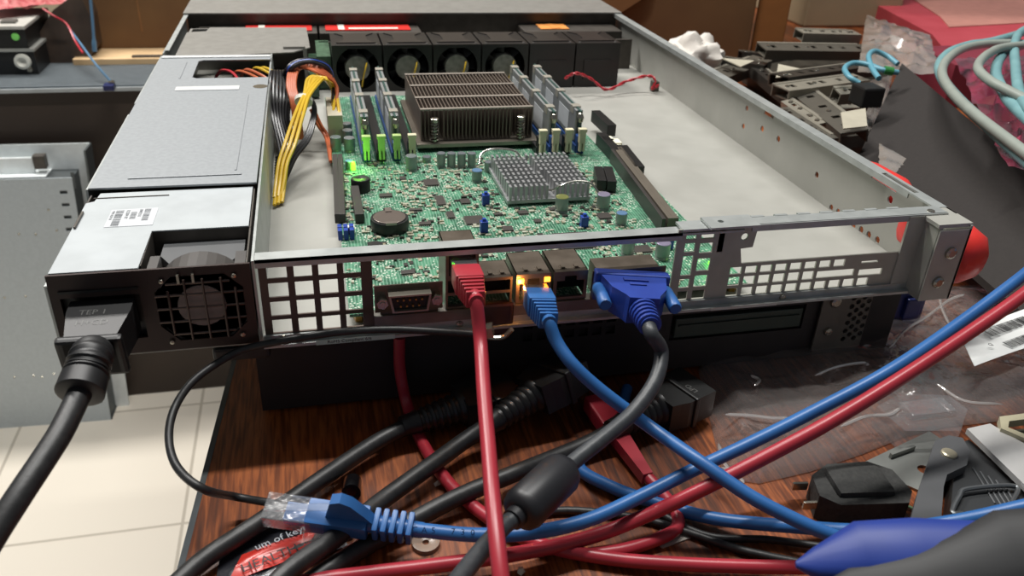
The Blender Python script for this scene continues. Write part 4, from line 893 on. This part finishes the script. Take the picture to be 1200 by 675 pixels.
# black hinge arm + silver rail + wire bail
o = thing('hinge_arm', 'black angled latch arm with a round metal rivet, lower right', 'latch arm', U(1100, 580, z=TZ))
zz = TZ + 20
pl = [U(a_, b_, z=zz) for a_, b_ in ((1096, 516), (1112, 510), (1128, 513), (1137, 528), (1133, 545), (1110, 556), (1106, 570), (1102, 620), (1064, 620), (1076, 575))]
MB().prism([(v.x, v.y) for v in pl], 5, Matrix.Translation((0, 0, zz - 5))).build('arm', mat('charcoal_powder_coat', '47484a', .55), o)
q = U(1112, 532, z=zz); MB().lathe((q.x, q.y, zz), (0, 0, 1), [(0, 3.6), (.8, 3.4), (1.2, 2.6), (1.2, 0)], 20).build('rivet', mat('rivet_metal', 'b0a892', .35, .6), o)
MB().box(q.x - 4, q.x + 4, q.y - 4, q.y + 4, TZ + .3, zz - 5).build('pivot_block', blk, o)
o = thing('drive_carrier', 'black drive carrier with silver edge rail and wire bail, lower right', 'drive carrier', U(1190, 580, z=TZ))
zz = TZ + 17
pl = [U(a_, b_, z=zz) for a_, b_ in ((1131, 508), (1158, 502), (1290, 580), (1290, 665))]
MB().prism([(v.x, v.y) for v in pl], 3, Matrix.Translation((0, 0, zz))).build('silver_rail', mat('brushed_silver', 'b8b7b5', .4, .3), o)
pl = [U(a_, b_, z=zz - 2) for a_, b_ in ((1122, 520), (1136, 514), (1290, 640), (1290, 700), (1110, 640))]
MB().prism([(v.x, v.y) for v in pl], 14, Matrix.Translation((0, 0, TZ + .5))).build('body', mat('carrier_black', '26282a', .5), o)
bl_ = [U(a_, b_, z=zz) for a_, b_ in ((1128, 602), (1116, 600), (1124, 582), (1134, 573), (1190, 570), (1186, 590))]
MB().tube(spline(bl_, 5), 1.1, 8).build('wire_bail', mat('bail_wire', '6e7173', .35, .7), o, smooth=True)
gl = MB()
for i in range(5):
    a_ = U(1140 + 9 * i, 548 + 5 * i, z=TZ + 14.7); b_ = U(1166 + 9 * i, 590 + 5 * i, z=TZ + 14.7); gl.tube([a_, b_], .5, 5)
gl.build('groove_ridge', mat('ridge_grey', '4c4e50', .4), o)
o = thing('plastic_holder', 'small cream-coloured plastic frame at the right edge', 'frame', U(1180, 500, z=TZ))
q = U(1190, 525, z=TZ + 14)
MB().plate([(q.x - 6, q.y + 6), (q.x + 4, q.y - 9), (q.x + 45, q.y - 12), (q.x + 45, q.y + 14), (q.x, q.y + 14)], [[(q.x - 2, q.y + 6), (q.x + 6, q.y - 5), (q.x + 40, q.y - 8), (q.x + 40, q.y + 10), (q.x + 2, q.y + 10)]], 4, Matrix.Translation((0, 0, TZ + 18))).build('frame_body', mat('beige_plastic', 'a39d84', .5), o)
MB().cyl((q.x + 12, q.y + 2, TZ + .3), (q.x + 12, q.y + 2, TZ + 19), 3).box(q.x + 6, q.x + 42, q.y - 8, q.y + 12, TZ + .5, TZ + 14).build('centre_boss', mat('dull_green_grey', '55564a', .5), o)

# tool with blue and black grip
A_ = D(925, 662, 262); B__ = D(1290, 652, 255)
A_.z = max(A_.z, TZ + 22); 
o = thing('pliers', 'tool handle with royal blue and black rubber grip at the bottom right edge', 'pliers', A_)
Mq = frame(A_, B__ - A_, (0, -.4, 1))
LL = (B__ - A_).length
def flatpipe(mb, pts, ws, hs, M, n=20):
    vs = []; fs = []
    for k, (x, y, z) in enumerate(pts):
        for j in range(n):
            a = 2 * pi * j / n; ca, sa = cos(a), sin(a)
            vs.append((x, y + ws[k] * math.copysign(abs(ca) ** .8, ca), z + hs[k] * math.copysign(abs(sa) ** .8, sa)))
    for k in range(len(pts) - 1):
        for j in range(n): fs.append((k * n + j, k * n + (j + 1) % n, (k + 1) * n + (j + 1) % n, (k + 1) * n + j))
    fs.append(tuple(range(n))[::-1]); fs.append(tuple((len(pts) - 1) * n + j for j in range(n)))
    return mb.add(vs, fs, M)
flatpipe(MB(), [(2, 0, 0), (8, 0, 0), (22, 2, 1), (40, 1, 1), (70, -1, 0), (100, -2, 0)], [1, 5, 10.5, 12, 12, 12], [1, 4, 8, 9, 9, 9], Mq).build('blue_grip', mat('tool_blue', '1b3482', .5), o, smooth=True)
flatpipe(MB(), [(6, -9, 1), (16, -9, 3), (36, -8, 4), (50, -5, 5.5), (64, -1, 5), (100, 0, 4)], [1, 6, 9, 11, 14, 15], [1, 5, 7, 7.5, 8.5, 9], Mq).build('black_grip', mat('tool_black', '2b2b2c', .6), o, smooth=True)

# ================================================================== right: red cap, blue clip
q = U(1128, 268, z=20)
o = MB()
flatpipe(o, [(0, 0, 0), (4, 0, 0), (18, 0, 0), (34, 0, 0), (44, 0, 0), (49, 0, 0), (50, 0, 0)], [6, 9, 11, 12.5, 12, 8, 2], [10, 12, 15, 17, 15, 9, 2], frame((443, 40, 20), (.22, -1, -.1)) )
A_ = (441, 40)
o.build('red_tool', redpl, smooth=True, base=(450, 20, 3)); tag(bpy.data.objects['red_tool'], 'rounded bright red plastic handle just outside the right corner of the chassis', 'handle')
o = MB(); flatpipe(o, [(0, 0, 0), (3, 0, 0), (20, 0, 0), (46, 0, 0), (54, 0, 0), (56, 0, 0)], [3, 8, 10, 10, 7, 2], [5, 10, 13, 13, 10, 3], frame((449, 110, 24), (.06, -1, 0)))
tag(o.build('red_tool', redpl, smooth=True, base=(450, 80, 3)), 'rounded bright red plastic handle half hidden behind the chassis side wall', 'handle')
q = U(1068, 345, z=TZ + 20); o = MB().box(q.x - 12, q.x + 10, q.y - 3, q.y + 10, TZ + .5, TZ + 28, bev=2).box(q.x - 6, q.x + 5, q.y - 6, q.y - 2, TZ + 6, TZ + 20, bev=1).build('blue_connector', mat('deep_blue', '14225c', .4), base=(q.x, q.y, TZ)); tag(o, 'dark blue plastic connector in the shade under the right corner of the chassis', 'connector')

# large dark panel
pz_ = 12
A_, B__, C__, D__ = U(1057, 74, z=20), U(1310, 286, z=2), None, U(1000, 196, z=-28)
n_ = (B__ - A_).cross(D__ - A_); v_ = U(1310, 462, z=-40) - CP; C__ = CP + v_ * (n_.dot(A_ - CP) / n_.dot(v_))
o = MB().add([A_, B__, C__, D__] + [v - Vector((0, 0, 5)) for v in (A_, B__, C__, D__)], [(0, 1, 2, 3), (7, 6, 5, 4), (0, 4, 5, 1), (1, 5, 6, 2), (2, 6, 7, 3), (3, 7, 4, 0)]).build('dark_sheet', mat('brown_black_sheet', '1f1916', .8, 0, '231d1a', 300), base=(D__.x, D__.y, TZ)); tag(o, 'large matt brown-black sheet panel lying to the right of the chassis', 'panel')
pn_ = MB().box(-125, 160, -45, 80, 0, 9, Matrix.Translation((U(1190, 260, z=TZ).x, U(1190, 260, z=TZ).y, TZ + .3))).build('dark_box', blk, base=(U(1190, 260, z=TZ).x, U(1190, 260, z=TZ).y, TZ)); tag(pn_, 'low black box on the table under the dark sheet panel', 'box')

# ================================================================== pile of slide rails behind
rails_m = [mat('rail_dark', '57534b', .45, .3), mat('rail_grey', '8f8a7e', .4, .4), mat('rail_black', '34312d', .4, .3)]
def rail(a, b_, wd, h_, mt, lab, roll=0):
    o = thing('slide_rail', lab, 'slide rail', a, group='server slide rails in the pile'); d = b_ - a; L_ = d.length
    M = frame(a, d) @ Matrix.Rotation(roll, 4, 'X')
    hs = []
    k = 12
    while k < L_ - 14:
        hs.append([(k, wd * .35), (k + 6, wd * .35), (k + 6, wd * .65), (k, wd * .65)]); k += random.choice((16, 22, 30))
    MB().plate([(0, 0), (L_, 0), (L_, wd), (0, wd)], hs, 1.2, M).box(0, L_, 0, 1.2, -h_, 0, M).box(0, L_, wd - 1.2, wd, -h_, 0, M).build('channel', mt, o)
    MB().box(3, L_ - 20, 2, wd - 2, -h_, -h_ + 1.4, M).box(0, L_ * .9, wd - 3, wd + .5, .2, 1.8, M).build('inner_rail', rails_m[1], o)
    s_ = MB()
    for k in (8, L_ * .4, L_ * .7, L_ - 8): s_.lathe(M @ Vector((k, wd / 2, 1.2)), M.to_3x3() @ Vector((0, 0, 1)), [(0, 2.4), (1.2, 2), (1.4, 0)], 10)
    build_each(s_, 'rivet', nickel, o)
random.seed(21)
RL = [((898, 60), (1030, 62), 26, 0, -2, 'slide rail lying level just in front of the cardboard box corner'),
      ((942, 40), (1010, 42), 22, 1, 8, 'short slide rail at the top of the pile, beside the beige wall'),
      ((925, 92), (1030, 78), 26, 2, 4, 'slide rail below the level one, with lit rivets'),
      ((925, 108), (1020, 95), 24, 1, 2, 'slide rail with bright inner strip in the middle of the pile'),
      ((840, 70), (895, 78), 30, 2, -18, 'short dark slide rail nearest the white crumpled ball'),
      ((900, 88), (985, 158), 24, 0, -4, 'dark slide rail slanting down along the chassis side wall'),
      ((880, 80), (965, 150), 20, 2, -22, 'black slide rail closest to the chassis side wall'),
      ((950, 132), (1025, 126), 20, 1, -10, 'slide rail lying above the white card at the pile front'),
      ((965, 165), (1025, 158), 18, 0, -20, 'short slide rail with bright rivets below the white card'),
      ((915, 120), (955, 148), 12, 1, -8, 'narrow light slide rail slanting across the middle of the pile'),
      ((905, 128), (960, 165), 18, 0, -8, 'slide rail slanting low behind the chassis side wall'),
      ((985, 112), (1035, 108), 14, 1, 6, 'short light slide rail under the teal lead plug'),
      ((870, 62), (930, 68), 18, 2, -30, 'black slide rail against the foot of the brown box'),
      ((845, 95), (905, 72), 26, 0, -25, 'slide rail leaning over the pale card at the left of the pile')]
for (a_, b_, wd, mi, z_, lb) in RL:
    rail(U(*a_, z=z_), U(*b_, z=z_ + random.uniform(-4, 4)), wd, 10, rails_m[mi], lb, R(random.uniform(-8, 14)))
o = thing('rail_support_box', 'dark box of hardware that the slide rails are piled on', 'box', U(960, 110, z=TZ))
a_ = U(945, 120, z=TZ)
tp_ = [U(a1, b1, z=TZ) for a1, b1 in ((868, 95), (893, 88), (945, 78), (1030, 62), (1040, 100), (1012, 180), (985, 190), (940, 150))]
MB().prism([(v.x, v.y) for v in tp_], 12, Matrix.Translation((0, 0, TZ + .3))).build('tray', mat('dark_tray', '33302a', .5), o)
cx_ = sum((v.x for v in tp_)) / 8; cy_ = sum((v.y for v in tp_)) / 8
MB().prism([(cx_ + (v.x - cx_) * .96, cy_ + (v.y - cy_) * .96) for v in tp_], 2.4, Matrix.Translation((0, 0, TZ + 12.3))).build('liner', mat('dark_olive', '3a372f', .5, 0, '24221d', 60), o)
for i, (pts_, z_, lb) in enumerate(((((912, 76), (940, 82), (925, 90), (909, 92)), 2, 'white card showing between the upper slide rails'), (((985, 133), (1014, 128), (1016, 149), (988, 152)), 12, 'white rectangular card at the front of the rail pile'), (((846, 69), (884, 72), (868, 79)), -12, 'pale pointed card left of the rail pile'))):
    v = [U(a_, b_, z=z_) for a_, b_ in pts_]; n_ = len(v)
    mb = MB().prism([(p_.x, p_.y) for p_ in v], 1, Matrix.Translation((0, 0, z_)))
    tag(mb.build('white_card', mat('card_white', 'a59f8e', .7), base=v[0]), lb, 'card', 'cards in the rail pile')
# crumpled tissue
q = U(820, 78, z=-22); v = MB(); bmesh.ops.create_icosphere(v.b, subdivisions=4, radius=1)
for vv in v.b.verts:
    n_ = noise.noise(vv.co * 2.2) * .35 + noise.noise(vv.co * 6) * .1; vv.co = Vector((vv.co.x * 38, vv.co.y * 30, vv.co.z * 30)) * (1 + n_) + Vector((q.x, q.y + 25, -22))
tag(v.build('crumpled_tissue', mat('tissue_white', 'c9c3bb', .8), smooth=True, base=(q.x, q.y + 25, TZ)), 'crumpled white tissue ball behind the chassis side wall', 'tissue')

# cardboard boxes
def carton(name, lab, M, w_, d_, h_, mt, flap=True):
    o = thing(name, lab, 'cardboard box', M.translation)
    MB().box(0, w_, 0, d_, 0, h_, M, bev=2).build('body', mt, o)
    MB().box(w_ * .3, w_ * .3 + 3, -1, -.2, h_ * .1, h_ * .95, M).box(-.4, w_ + .4, -.6, d_, h_ - 2, h_ + 1.5, M).build('flap', cardl, o)
    return o
q = U(1006, 62, z=TZ)
carton('cardboard_box', 'large brown cardboard box behind the open server', Matrix.Translation((445, 790, TZ + .3)) @ Matrix.Rotation(R(-24), 4, 'Z'), 262, 300, 330, cardb)
mb = MB().box(0, 40, 0, 12, 0, 330, Matrix.Translation((692, 690, TZ + .3)) @ Matrix.Rotation(R(-24), 4, 'Z'), bev=2); tag(mb.build('cardboard_strip', mat('cardboard_orange', '8f5a2a', .8), base=(705, 690, TZ)), 'upright brown cardboard strip at the right end of the large box', 'cardboard')
mb = MB().prism([(0, 0), (20, 0), (125, 78), (140, 190), (0, 190)], 3, Matrix.Translation((440, 786, TZ + .3)) @ Matrix.Rotation(R(-24), 4, 'Z') @ Matrix.Rotation(R(90), 4, 'X')); tag(mb.build('cardboard_flap', cardl, base=(500, 770, TZ)), 'lighter cardboard flap leaning on the large brown box', 'cardboard')
by = U(980, 32, z=TZ); mb = MB().box(by.x - 60, by.x + 115, by.y, by.y + 220, TZ + .3, 290, bev=3); tag(mb.build('beige_box', mat('beige_board', 'a08e70', .8, 0, '97866a', 10), base=(by.x + 90, by.y + 110, TZ)), 'dull beige box standing behind the slide rails', 'cardboard box')

# red box with pink wrap
q = U(1100, 40, z=40)
o = thing('red_box', 'big red box lid with pale top panel in the upper right corner', 'box', (U(1150, 60, z=0).x, U(1150, 60, z=0).y, TZ))
zz = -18
pl = [U(a_, b_, z=zz) for a_, b_ in ((1022, 3), (1092, 40), (1105, 56), (1290, 40), (1290, -40), (1040, -40))]
MB().prism([(v.x, v.y) for v in pl], zz - TZ - .4, Matrix.Translation((0, 0, TZ + .4))).build('lid', mat('box_red', 'b5404a', .5, 0, 'bf4a54', 20), o)
pl = [U(a_, b_, z=zz + .6) for a_, b_ in ((1062, -6), (1102, 20), (1112, 32), (1290, 22), (1290, -38), (1070, -38))]
MB().prism([(v.x, v.y) for v in pl], 1, Matrix.Translation((0, 0, zz + .3))).build('pale_panel', mat('pale_pink_card', 'b98074', .6), o)
def crumple(name, pxs, z0, amp, mt, lab, cat, nx=40, ny=26, seed=1, parent=None, f=.03):
    g = []
    for j in range(ny + 1):
        for i in range(nx + 1):
            u = i / nx; v = j / ny; a = pxs
            x = (a[0][0] * (1 - u) + a[1][0] * u) * (1 - v) + (a[3][0] * (1 - u) + a[2][0] * u) * v
            y = (a[0][1] * (1 - u) + a[1][1] * u) * (1 - v) + (a[3][1] * (1 - u) + a[2][1] * u) * v
            zb = z0 if not isinstance(z0, tuple) else z0[0] * (1 - v) + z0[1] * v
            p_ = U(x, y, z=zb); r_ = 1 - abs(noise.noise(Vector((p_.x * f, p_.y * f, seed)))) * 2.4
            e_ = min(1, 5 * min(u, 1 - u, v, 1 - v))
            g.append(p_ + Vector((noise.noise(Vector((u * 9, v * 9, seed + 5))) * min(6, amp * .5), noise.noise(Vector((v * 9, u * 9, seed + 7))) * min(6, amp * .5), amp * (r_ * .6 + noise.noise(Vector((p_.x * f * 2.4, p_.y * f * 2.4, seed + 3)))) * (.3 + .7 * e_))))
    mb = gridmb(g, nx, ny); zmin = min(v.z for v in g)
    ob = mb.build(name, mt, smooth=True, normals=False, base=(g[len(g) // 2].x, g[len(g) // 2].y, zmin)); tag(ob, lab, cat); return ob
crumple('pink_bubble_wrap', [(1118, 70), (1290, 60), (1290, 210), (1180, 200)], (14, 20), 12, pinkb, 'glossy pink antistatic bubble wrap under the coiled teal cables', 'bubble wrap', seed=3)
mbp = MB().prism([(-75, 20), (0, -10), (240, 20), (230, 120), (-60, 110)], 48, Matrix.Translation((U(1170, 120, z=TZ).x - 10, U(1170, 120, z=TZ).y - 30, TZ + .5))); tag(mbp.build('maroon_bundle', mat('maroon_wrap', '7a2a38', .5), base=(U(1170, 120, z=TZ).x + 100, U(1170, 120, z=TZ).y + 60, TZ)), 'maroon wrapped bundle beneath the pink bubble wrap', 'bundle')
crumple('cloudy_bag', [(1015, 18), (1090, 42), (1100, 85), (1005, 85)], (18, 12), 7, bagm2, 'cloudy plastic bag between the slide rails and the red box', 'bag', seed=6)
crumple('cloudy_bag', [(1018, 95), (1046, 88), (1036, 135), (1014, 158)], (2, -14), 3, bagm2, 'cloudy plastic scrap left of the dark sheet panel', 'bag', seed=8)
# RJ coil cables
cable('coiled_cable', land_both([U(1290, 262, z=20), U(1200, 186, z=28), U(1160, 150, z=30), U(1125, 118, z=32), U(1105, 93, z=32), U(1101, 76, z=33), U(1112, 62, z=34), U(1135, 53, z=34), U(1165, 48, z=34), U(1215, 32, z=34), U(1290, 0, z=32)]), 4.5, tealw, 'teal cable sweeping down along the edge of the dark sheet', 'cable')
cable('coiled_cable', land_both([U(1290, 60, z=40), U(1215, 52, z=41), U(1165, 51, z=41), U(1132, 56, z=40), U(1112, 68, z=39), U(1104, 84, z=38), U(1112, 103, z=38), U(1138, 130, z=37), U(1200, 178, z=34), U(1290, 246, z=30)]), 4.0, greyw, 'grey-green cable arching beside the red box', 'cable')
cable('coiled_cable', land_both([U(1290, 36, z=46), U(1210, 50, z=46), U(1178, 62, z=46), U(1167, 82, z=44), U(1174, 104, z=42), U(1196, 132, z=40), U(1290, 214, z=34)]), 4.5, tealw, 'teal cable curling down at the right edge over pink wrap', 'cable')
cable('coiled_cable', land_both([U(1250, 20, z=51), U(1203, 34, z=51), U(1190, 48, z=51), U(1190, 76, z=49), U(1198, 116, z=46), U(1240, 170, z=40)]), 4.1, tealw, 'teal cable hanging steeply at the far right edge', 'cable')
cable('coiled_cable', land_both([U(1290, 50, z=54), U(1190, 54, z=54), U(1160, 62, z=53), U(1146, 78, z=52), U(1158, 93, z=50), U(1185, 108, z=48), U(1290, 160, z=42)]), 3.8, greyw, 'grey cable making the small inner loop of the coil', 'cable')
o = thing('teal_lead', 'teal looped lead with green sleeve and small black plug on the rails', 'cable', U(1030, 85, z=10))
MB().tube(spline([U(1007, 98, z=20), U(995, 90, z=24), U(990, 80, z=26), U(1000, 74, z=27), U(1018, 76, z=27), U(1034, 82, z=26), U(1052, 85, z=24)], 6), 2.6, 10).tube(spline([U(1052, 75, z=22), U(1040, 66, z=26), U(1025, 60, z=30), U(1018, 66, z=30), U(1022, 80, z=26), U(1030, 92, z=22)], 6), 2.6, 10).build('cord', mat('teal_lead_plastic', '5a92a3', .4), o, smooth=True)
a_ = U(1036, 82, z=26); b_ = U(1046, 84, z=25); MB().cyl(a_, b_, 4).build('sleeve', mat('green_sleeve', '2f7a3c', .4), o)
q = U(1020, 102, z=20); MB().box(q.x - 13, q.x + 8, q.y - 12, q.y + 10, 4, 22, bev=2).build('plug', blk, o)
# bag scrap by wall
crumple('cloudy_bag', [(1030, 168), (1062, 186), (1050, 203), (1030, 200)], (6, 4), 3, bagm2, 'tiny plastic scrap lying on the dark panel by the chassis wall', 'bag', 14, 10, 12)

# ================================================================== left background
CY = 1112; CZ = U(0, 106, y=CY).z
t = thing('metal_cabinet', 'low dark cabinet with ribbed grey metal top in the left background', 'cabinet', (-300, 1300, FZ))
MB().box(-900, 35, CY + 4, 1700, FZ, CZ - 3).build('body', mat('dark_brown_cabinet', '30261f', .6, 0, '392d24', 5), t)
rb = MB().box(-900, 35, CY, 1700, CZ - 3, CZ)
for i in range(22): rb.box(-900, 35, CY + 8 + i * 11.5, CY + 13 + i * 11.5, CZ, CZ + 3.5)
rb.build('ribbed_top', mat('ribbed_grey', '7b8286', .45, .2), t)
MB().box(-900, 35, CY - 4, CY, CZ - 4, CZ + 2).build('front_edge', mat('edge_grey', 'a5aaac', .4, .2), t)
# pale cardboard
q0 = U(95, 77, z=CZ + 3)
o = MB().box(q0.x - 12, 30, q0.y, q0.y + 260, CZ + 3.6, CZ + 14, bev=1); tag(o.build('pale_cardboard', cardp, base=(-20, q0.y + 100, CZ + 3)), 'pale cardboard sheet lying on the ribbed cabinet top', 'cardboard')
q = U(155, 67, z=CZ + 14); q2 = U(187, 66, z=CZ + 14); o = MB().box(q.x, q2.x + 30, q.y - 5, q.y + 5, CZ + 14, CZ + 17); tag(o.build('dark_slot', darkst, base=(q.x + 15, q.y, CZ + 14)), 'dark slot in the pale cardboard, drawn as a thin strip', 'strip')  # raised dark strip stands in for the shade in the board's slot
q = U(112, 57, z=CZ + 14)
carton('cardboard_box', 'brown cardboard box standing on the pale cardboard at upper left', Matrix.Translation((q.x - 4, q.y, CZ + 14.2)), 22 - q.x, 200, 300, cardb)
# device stack at left
q = U(46, 88, z=CZ + 2.5); x1 = q.x; y0 = q.y
dv = [(0, 34, blk, 'black device at the bottom of the left-hand stack, with a white knob'), (35, 5, mat('silver_plate', 'a8a8a2', .4, .4), 'thin silver plate inside the left-hand stack'), (41, 28, blk, 'black drive with a green light, second in the left-hand stack')]
z_ = CZ + 3.7
zb = [z_, z_ + 40, z_ + 44]
o = thing('optical_drive', 'black drive unit at the bottom of the left stack, with a white round knob', 'drive', (x1 - 80, y0 + 60, z_))
MB().box(x1 - 260, x1, y0, y0 + 160, z_, z_ + 38, bev=1).build('body', blk, o)
MB().lathe((x1 - 20, y0, z_ + 22), (0, -1, 0), [(0, 13), (5, 12), (6, 8), (3, 5), (0, 0)], 20).build('knob', white, o)
MB().lathe((x1 - 12, y0, z_ + 8), (0, -1, 0), [(0, 5), (3, 4), (4, 0)], 12).build('screw', nickel, o)
o = MB().box(x1 - 262, x1 + 2, y0 - 3, y0 + 158, z_ + 38.3, z_ + 43, bev=.5); tag(o.build('silver_plate', mat('silver_plate', 'a8a8a2', .4, .4), base=(x1 - 80, y0 + 60, z_ + 38)), 'thin silver plate between the two black drives of the left stack', 'metal plate')
o = thing('optical_drive', 'black drive with a round green light, above the silver plate', 'drive', (x1 - 80, y0 + 60, z_ + 43.3))
MB().box(x1 - 262, x1 - 6, y0, y0 + 150, z_ + 43.3, z_ + 74, bev=1).build('body', blk, o)
MB().lathe((x1 - 22, y0, z_ + 62), (0, -1, 0), [(0, 6), (2, 5), (2.4, 0)], 16).build('power_light', mat('dull_green_led', '6fa05a', .4, emit='4a9a3a', es=.5), o)
MB().box(x1 - 90, x1 - 60, y0 - 1.5, y0, z_ + 52, z_ + 54).build('tray_slot', darkst, o)
o = thing('white_case', 'white-topped flat case on top of the left stack', 'case', (x1 - 80, y0 + 60, z_ + 74.3))
MB().box(x1 - 262, x1 - 4, y0 - 4, y0 + 150, z_ + 74.3, z_ + 80, bev=1).build('top_plate', mat('off_white_metal', 'b5b2aa', .5), o)
MB().box(x1 - 44, x1 - 22, y0 + 14, y0 + 34, z_ + 80, z_ + 84, bev=1).build('catch', mat('grey_catch', '6b6a65', .4, .4), o)
crumple('red_bubble_wrap', [(-10, -18), (92, -22), (86, 4), (-10, 12)], (z_ + 92, z_ + 96), 14, mat('red_wrap', 'a8434a', .45, 0, 'c27a78', 90), 'red antistatic wrap on top of the left stack', 'bubble wrap', seed=15)
# dark bag beside stack
q = U(72, 74, z=CZ + 3)
o = MB(); a_ = U(48, 60, y=q.y); b_ = U(100, 74, y=q.y)
pr = [U(a1, b1, y=q.y) for a1, b1 in ((50, 76), (42, 45), (62, 12), (92, -10), (106, 20), (112, 58), (98, 76))]
v0 = [(p_.x, p_.z) for p_ in pr]
o.prism(v0, 90, rearM(q.y)); tag(o.build('dark_bag', mat('dark_brown_film', '3d322b', .35, 0, '52443a', 20, .4), base=(q.x, q.y, CZ + 3)), 'dark brown plastic bag standing beside the left stack', 'bag')
o = thing('thin_lead', 'thin blue and red wire pair with a blue clip drooping over the cabinet edge', 'wire', U(130, 104, z=CZ + 4))
MB().tube(spline([U(80, 32, y=q.y - 10), U(95, 52, y=q.y - 60), U(112, 75, y=q.y - 130), U(131, 97, z=CZ + 6)], 6), 1.8, 6).build('blue_wire', mat('steel_blue_wire', '5b7f9c', .4), o, smooth=True)
MB().tube(spline([U(50, 10, y=q.y - 10), U(62, 18, y=q.y - 20), U(78, 28, y=q.y - 20), U(88, 48, y=q.y - 50), U(97, 62, y=q.y - 90)], 6), 1.8, 6).build('red_wire', redwire, o, smooth=True)
q3 = U(129, 102, z=CZ + 6); MB().box(q3.x - 8, q3.x + 8, q3.y - 14, q3.y + 6, CZ + 3, CZ + 12, bev=1.5).build('clip', mat('navy_plastic', '1c2350', .4), o)
MB().lathe(Vector((q3.x + 3, q3.y + 2, CZ + 11)), (0, 0, 1), [(0, 5), (4, 5), (5, 0)], 10).build('clip_tip', nickel, o)
o = MB().tube(spline([U(104, -20, y=q.y - 20), U(108, 20, y=q.y - 20), U(110, 45, y=q.y - 20), U(111, 60, y=q.y - 20)], 4), [2.5] * 9 + [4] * 4, 8); tag(o.build('blue_lead', MATS['steel_blue_wire'], smooth=True, base=U(111, 60, y=q.y - 20)), 'steel blue lead hanging in front of the upper left cardboard box', 'wire')

# upright chassis on the floor
FB = U(130, 492, z=FZ); FA = U(0, 502, z=FZ); tp = U(85, 206, y=FB.y + 12)
t = thing('upright_chassis', 'blue-grey server chassis standing upright on the tiled floor at left', 'server', ((FA.x + FB.x) / 2, FB.y, FZ))
d_ = (FB - FA).normalized(); ux = Vector((d_.x, d_.y, 0)); H_ = tp.z - FZ
lean = Vector(((tp.x - FB.x) / H_, 0.012, 1)).normalized()
Mc = Matrix((ux, Vector((-ux.y, ux.x, 0)), lean)).transposed().to_4x4(); Mc.translation = FB
LX = -437
MB().plate([(LX, 0), (0, 0), (0, H_), (LX, H_)], [[(-22, H_ - 28 - 22 * k), (-10, H_ - 28 - 22 * k), (-10, H_ - 22 - 22 * k), (-22, H_ - 22 - 22 * k)] for k in range(9)] + [[(-22, 40 + 16 * k), (-10, 40 + 16 * k), (-10, 45 + 16 * k), (-22, 45 + 16 * k)] for k in range(5)], 1.5, Mc @ Matrix(((1, 0, 0, 0), (0, 0, 1, 0), (0, 1, 0, 0), (0, 0, 0, 1)))).build('lid', mat('bluegrey_steel', 'b9c1c5', .55, .1, 'bfc7cb', 200), t)
MB().box(LX, 0, 3, 44, 0, H_ - 1, Mc).box(LX, 2, 1, 46, -.5, 3, Mc).build('body', mat('bluegrey_body', '4a4f50', .5, .3), t)
tpz = U(125, 166, y=FB.y + 50).z - FZ
MB().box(LX, 24, 42, 45, 0, tpz, Mc).box(LX, -40, 4, 45, H_, H_ + 2, Mc).box(LX, -60, 20, 24, H_, H_ + 28, Mc).build('open_tray', mat('pale_steel', 'dfe4e4', .45, .1), t)
MB().box(22, 25, 6, 45, H_ * .55, tpz, Mc).box(-2, 3, 3, 6, H_ - 20, H_ + 8, Mc).build('side_flange', mat('flange_dark', '5a5f60', .4, .4), t)
q = U(47, 190, y=FB.y + 30); MB().box(q.x - 9, q.x + 9, q.y - 6, q.y + 10, q.z - 10, q.z + 12, bev=1).build('latch_block', darkst, t)
dm = MB()
for a_, b_ in ((15, 445), (38, 443), (62, 440), (28, 350), (3, 352), (40, 277), (20, 277), (55, 248), (65, 272), (48, 444)):
    q = U(a_, b_, y=FB.y - 1); lq = Mc.inverted() @ q; dm.lathe(Mc @ Vector((lq.x, -.2, lq.z)), Mc.to_3x3() @ Vector((0, -1, 0)), [(0, 2), (.6, 1.6), (.8, 0)], 8)
build_each(dm, 'rivet', nickel, t)
# pieces on floor under the power supply
q = U(200, 440, z=FZ); 
o = thing('white_bracket', 'pale metal bracket with dark end caps on the floor tiles', 'bracket', U(205, 425, z=FZ))
a_ = U(150, 428, z=FZ); b_ = U(242, 420, z=FZ); Mq = frame(a_, b_ - a_)
MB().box(0, (b_ - a_).length, 0, 60, .5, 30, Mq, bev=2).build('body', mat('pale_bracket', 'b9b6ae', .5), o)
MB().box((b_ - a_).length, (b_ - a_).length + 18, -2, 62, .5, 34, Mq, bev=2).build('end_cap', mat('end_cap_brown', '5f544a', .5), o)
a_ = U(137, 444, z=FZ); b_ = U(203, 437, z=FZ); Mq = frame(a_, b_ - a_)
o = MB().box(-60, (b_ - a_).length, -10, 10, .5, 14, Mq, bev=1.5); tag(o.build('floor_rail', mat('floor_rail_steel', '6c7376', .4, .5), base=a_), 'short grey metal rail lying on the floor beside the upright chassis', 'rail')
q = U(188, 408, z=-5); o = MB().lathe((q.x, 22, -1.2), (0, 0, -1), [(0, 8), (5, 7.4), (8, 6), (9, 0)], 20); tag(o.build('rubber_bumper', blkr, smooth=True, base=(q.x, 22, -9)), 'black rubber bumper under the power supply end of the chassis', 'rubber foot')
q = U(268, 402, y=2); o = MB().box(61, 86, 0, 16, -9, -2, bev=1.5); tag(o.build('rubber_block', blkr, base=(73, 8, -10)), 'black rubber block where the thin cable meets the chassis', 'rubber block')
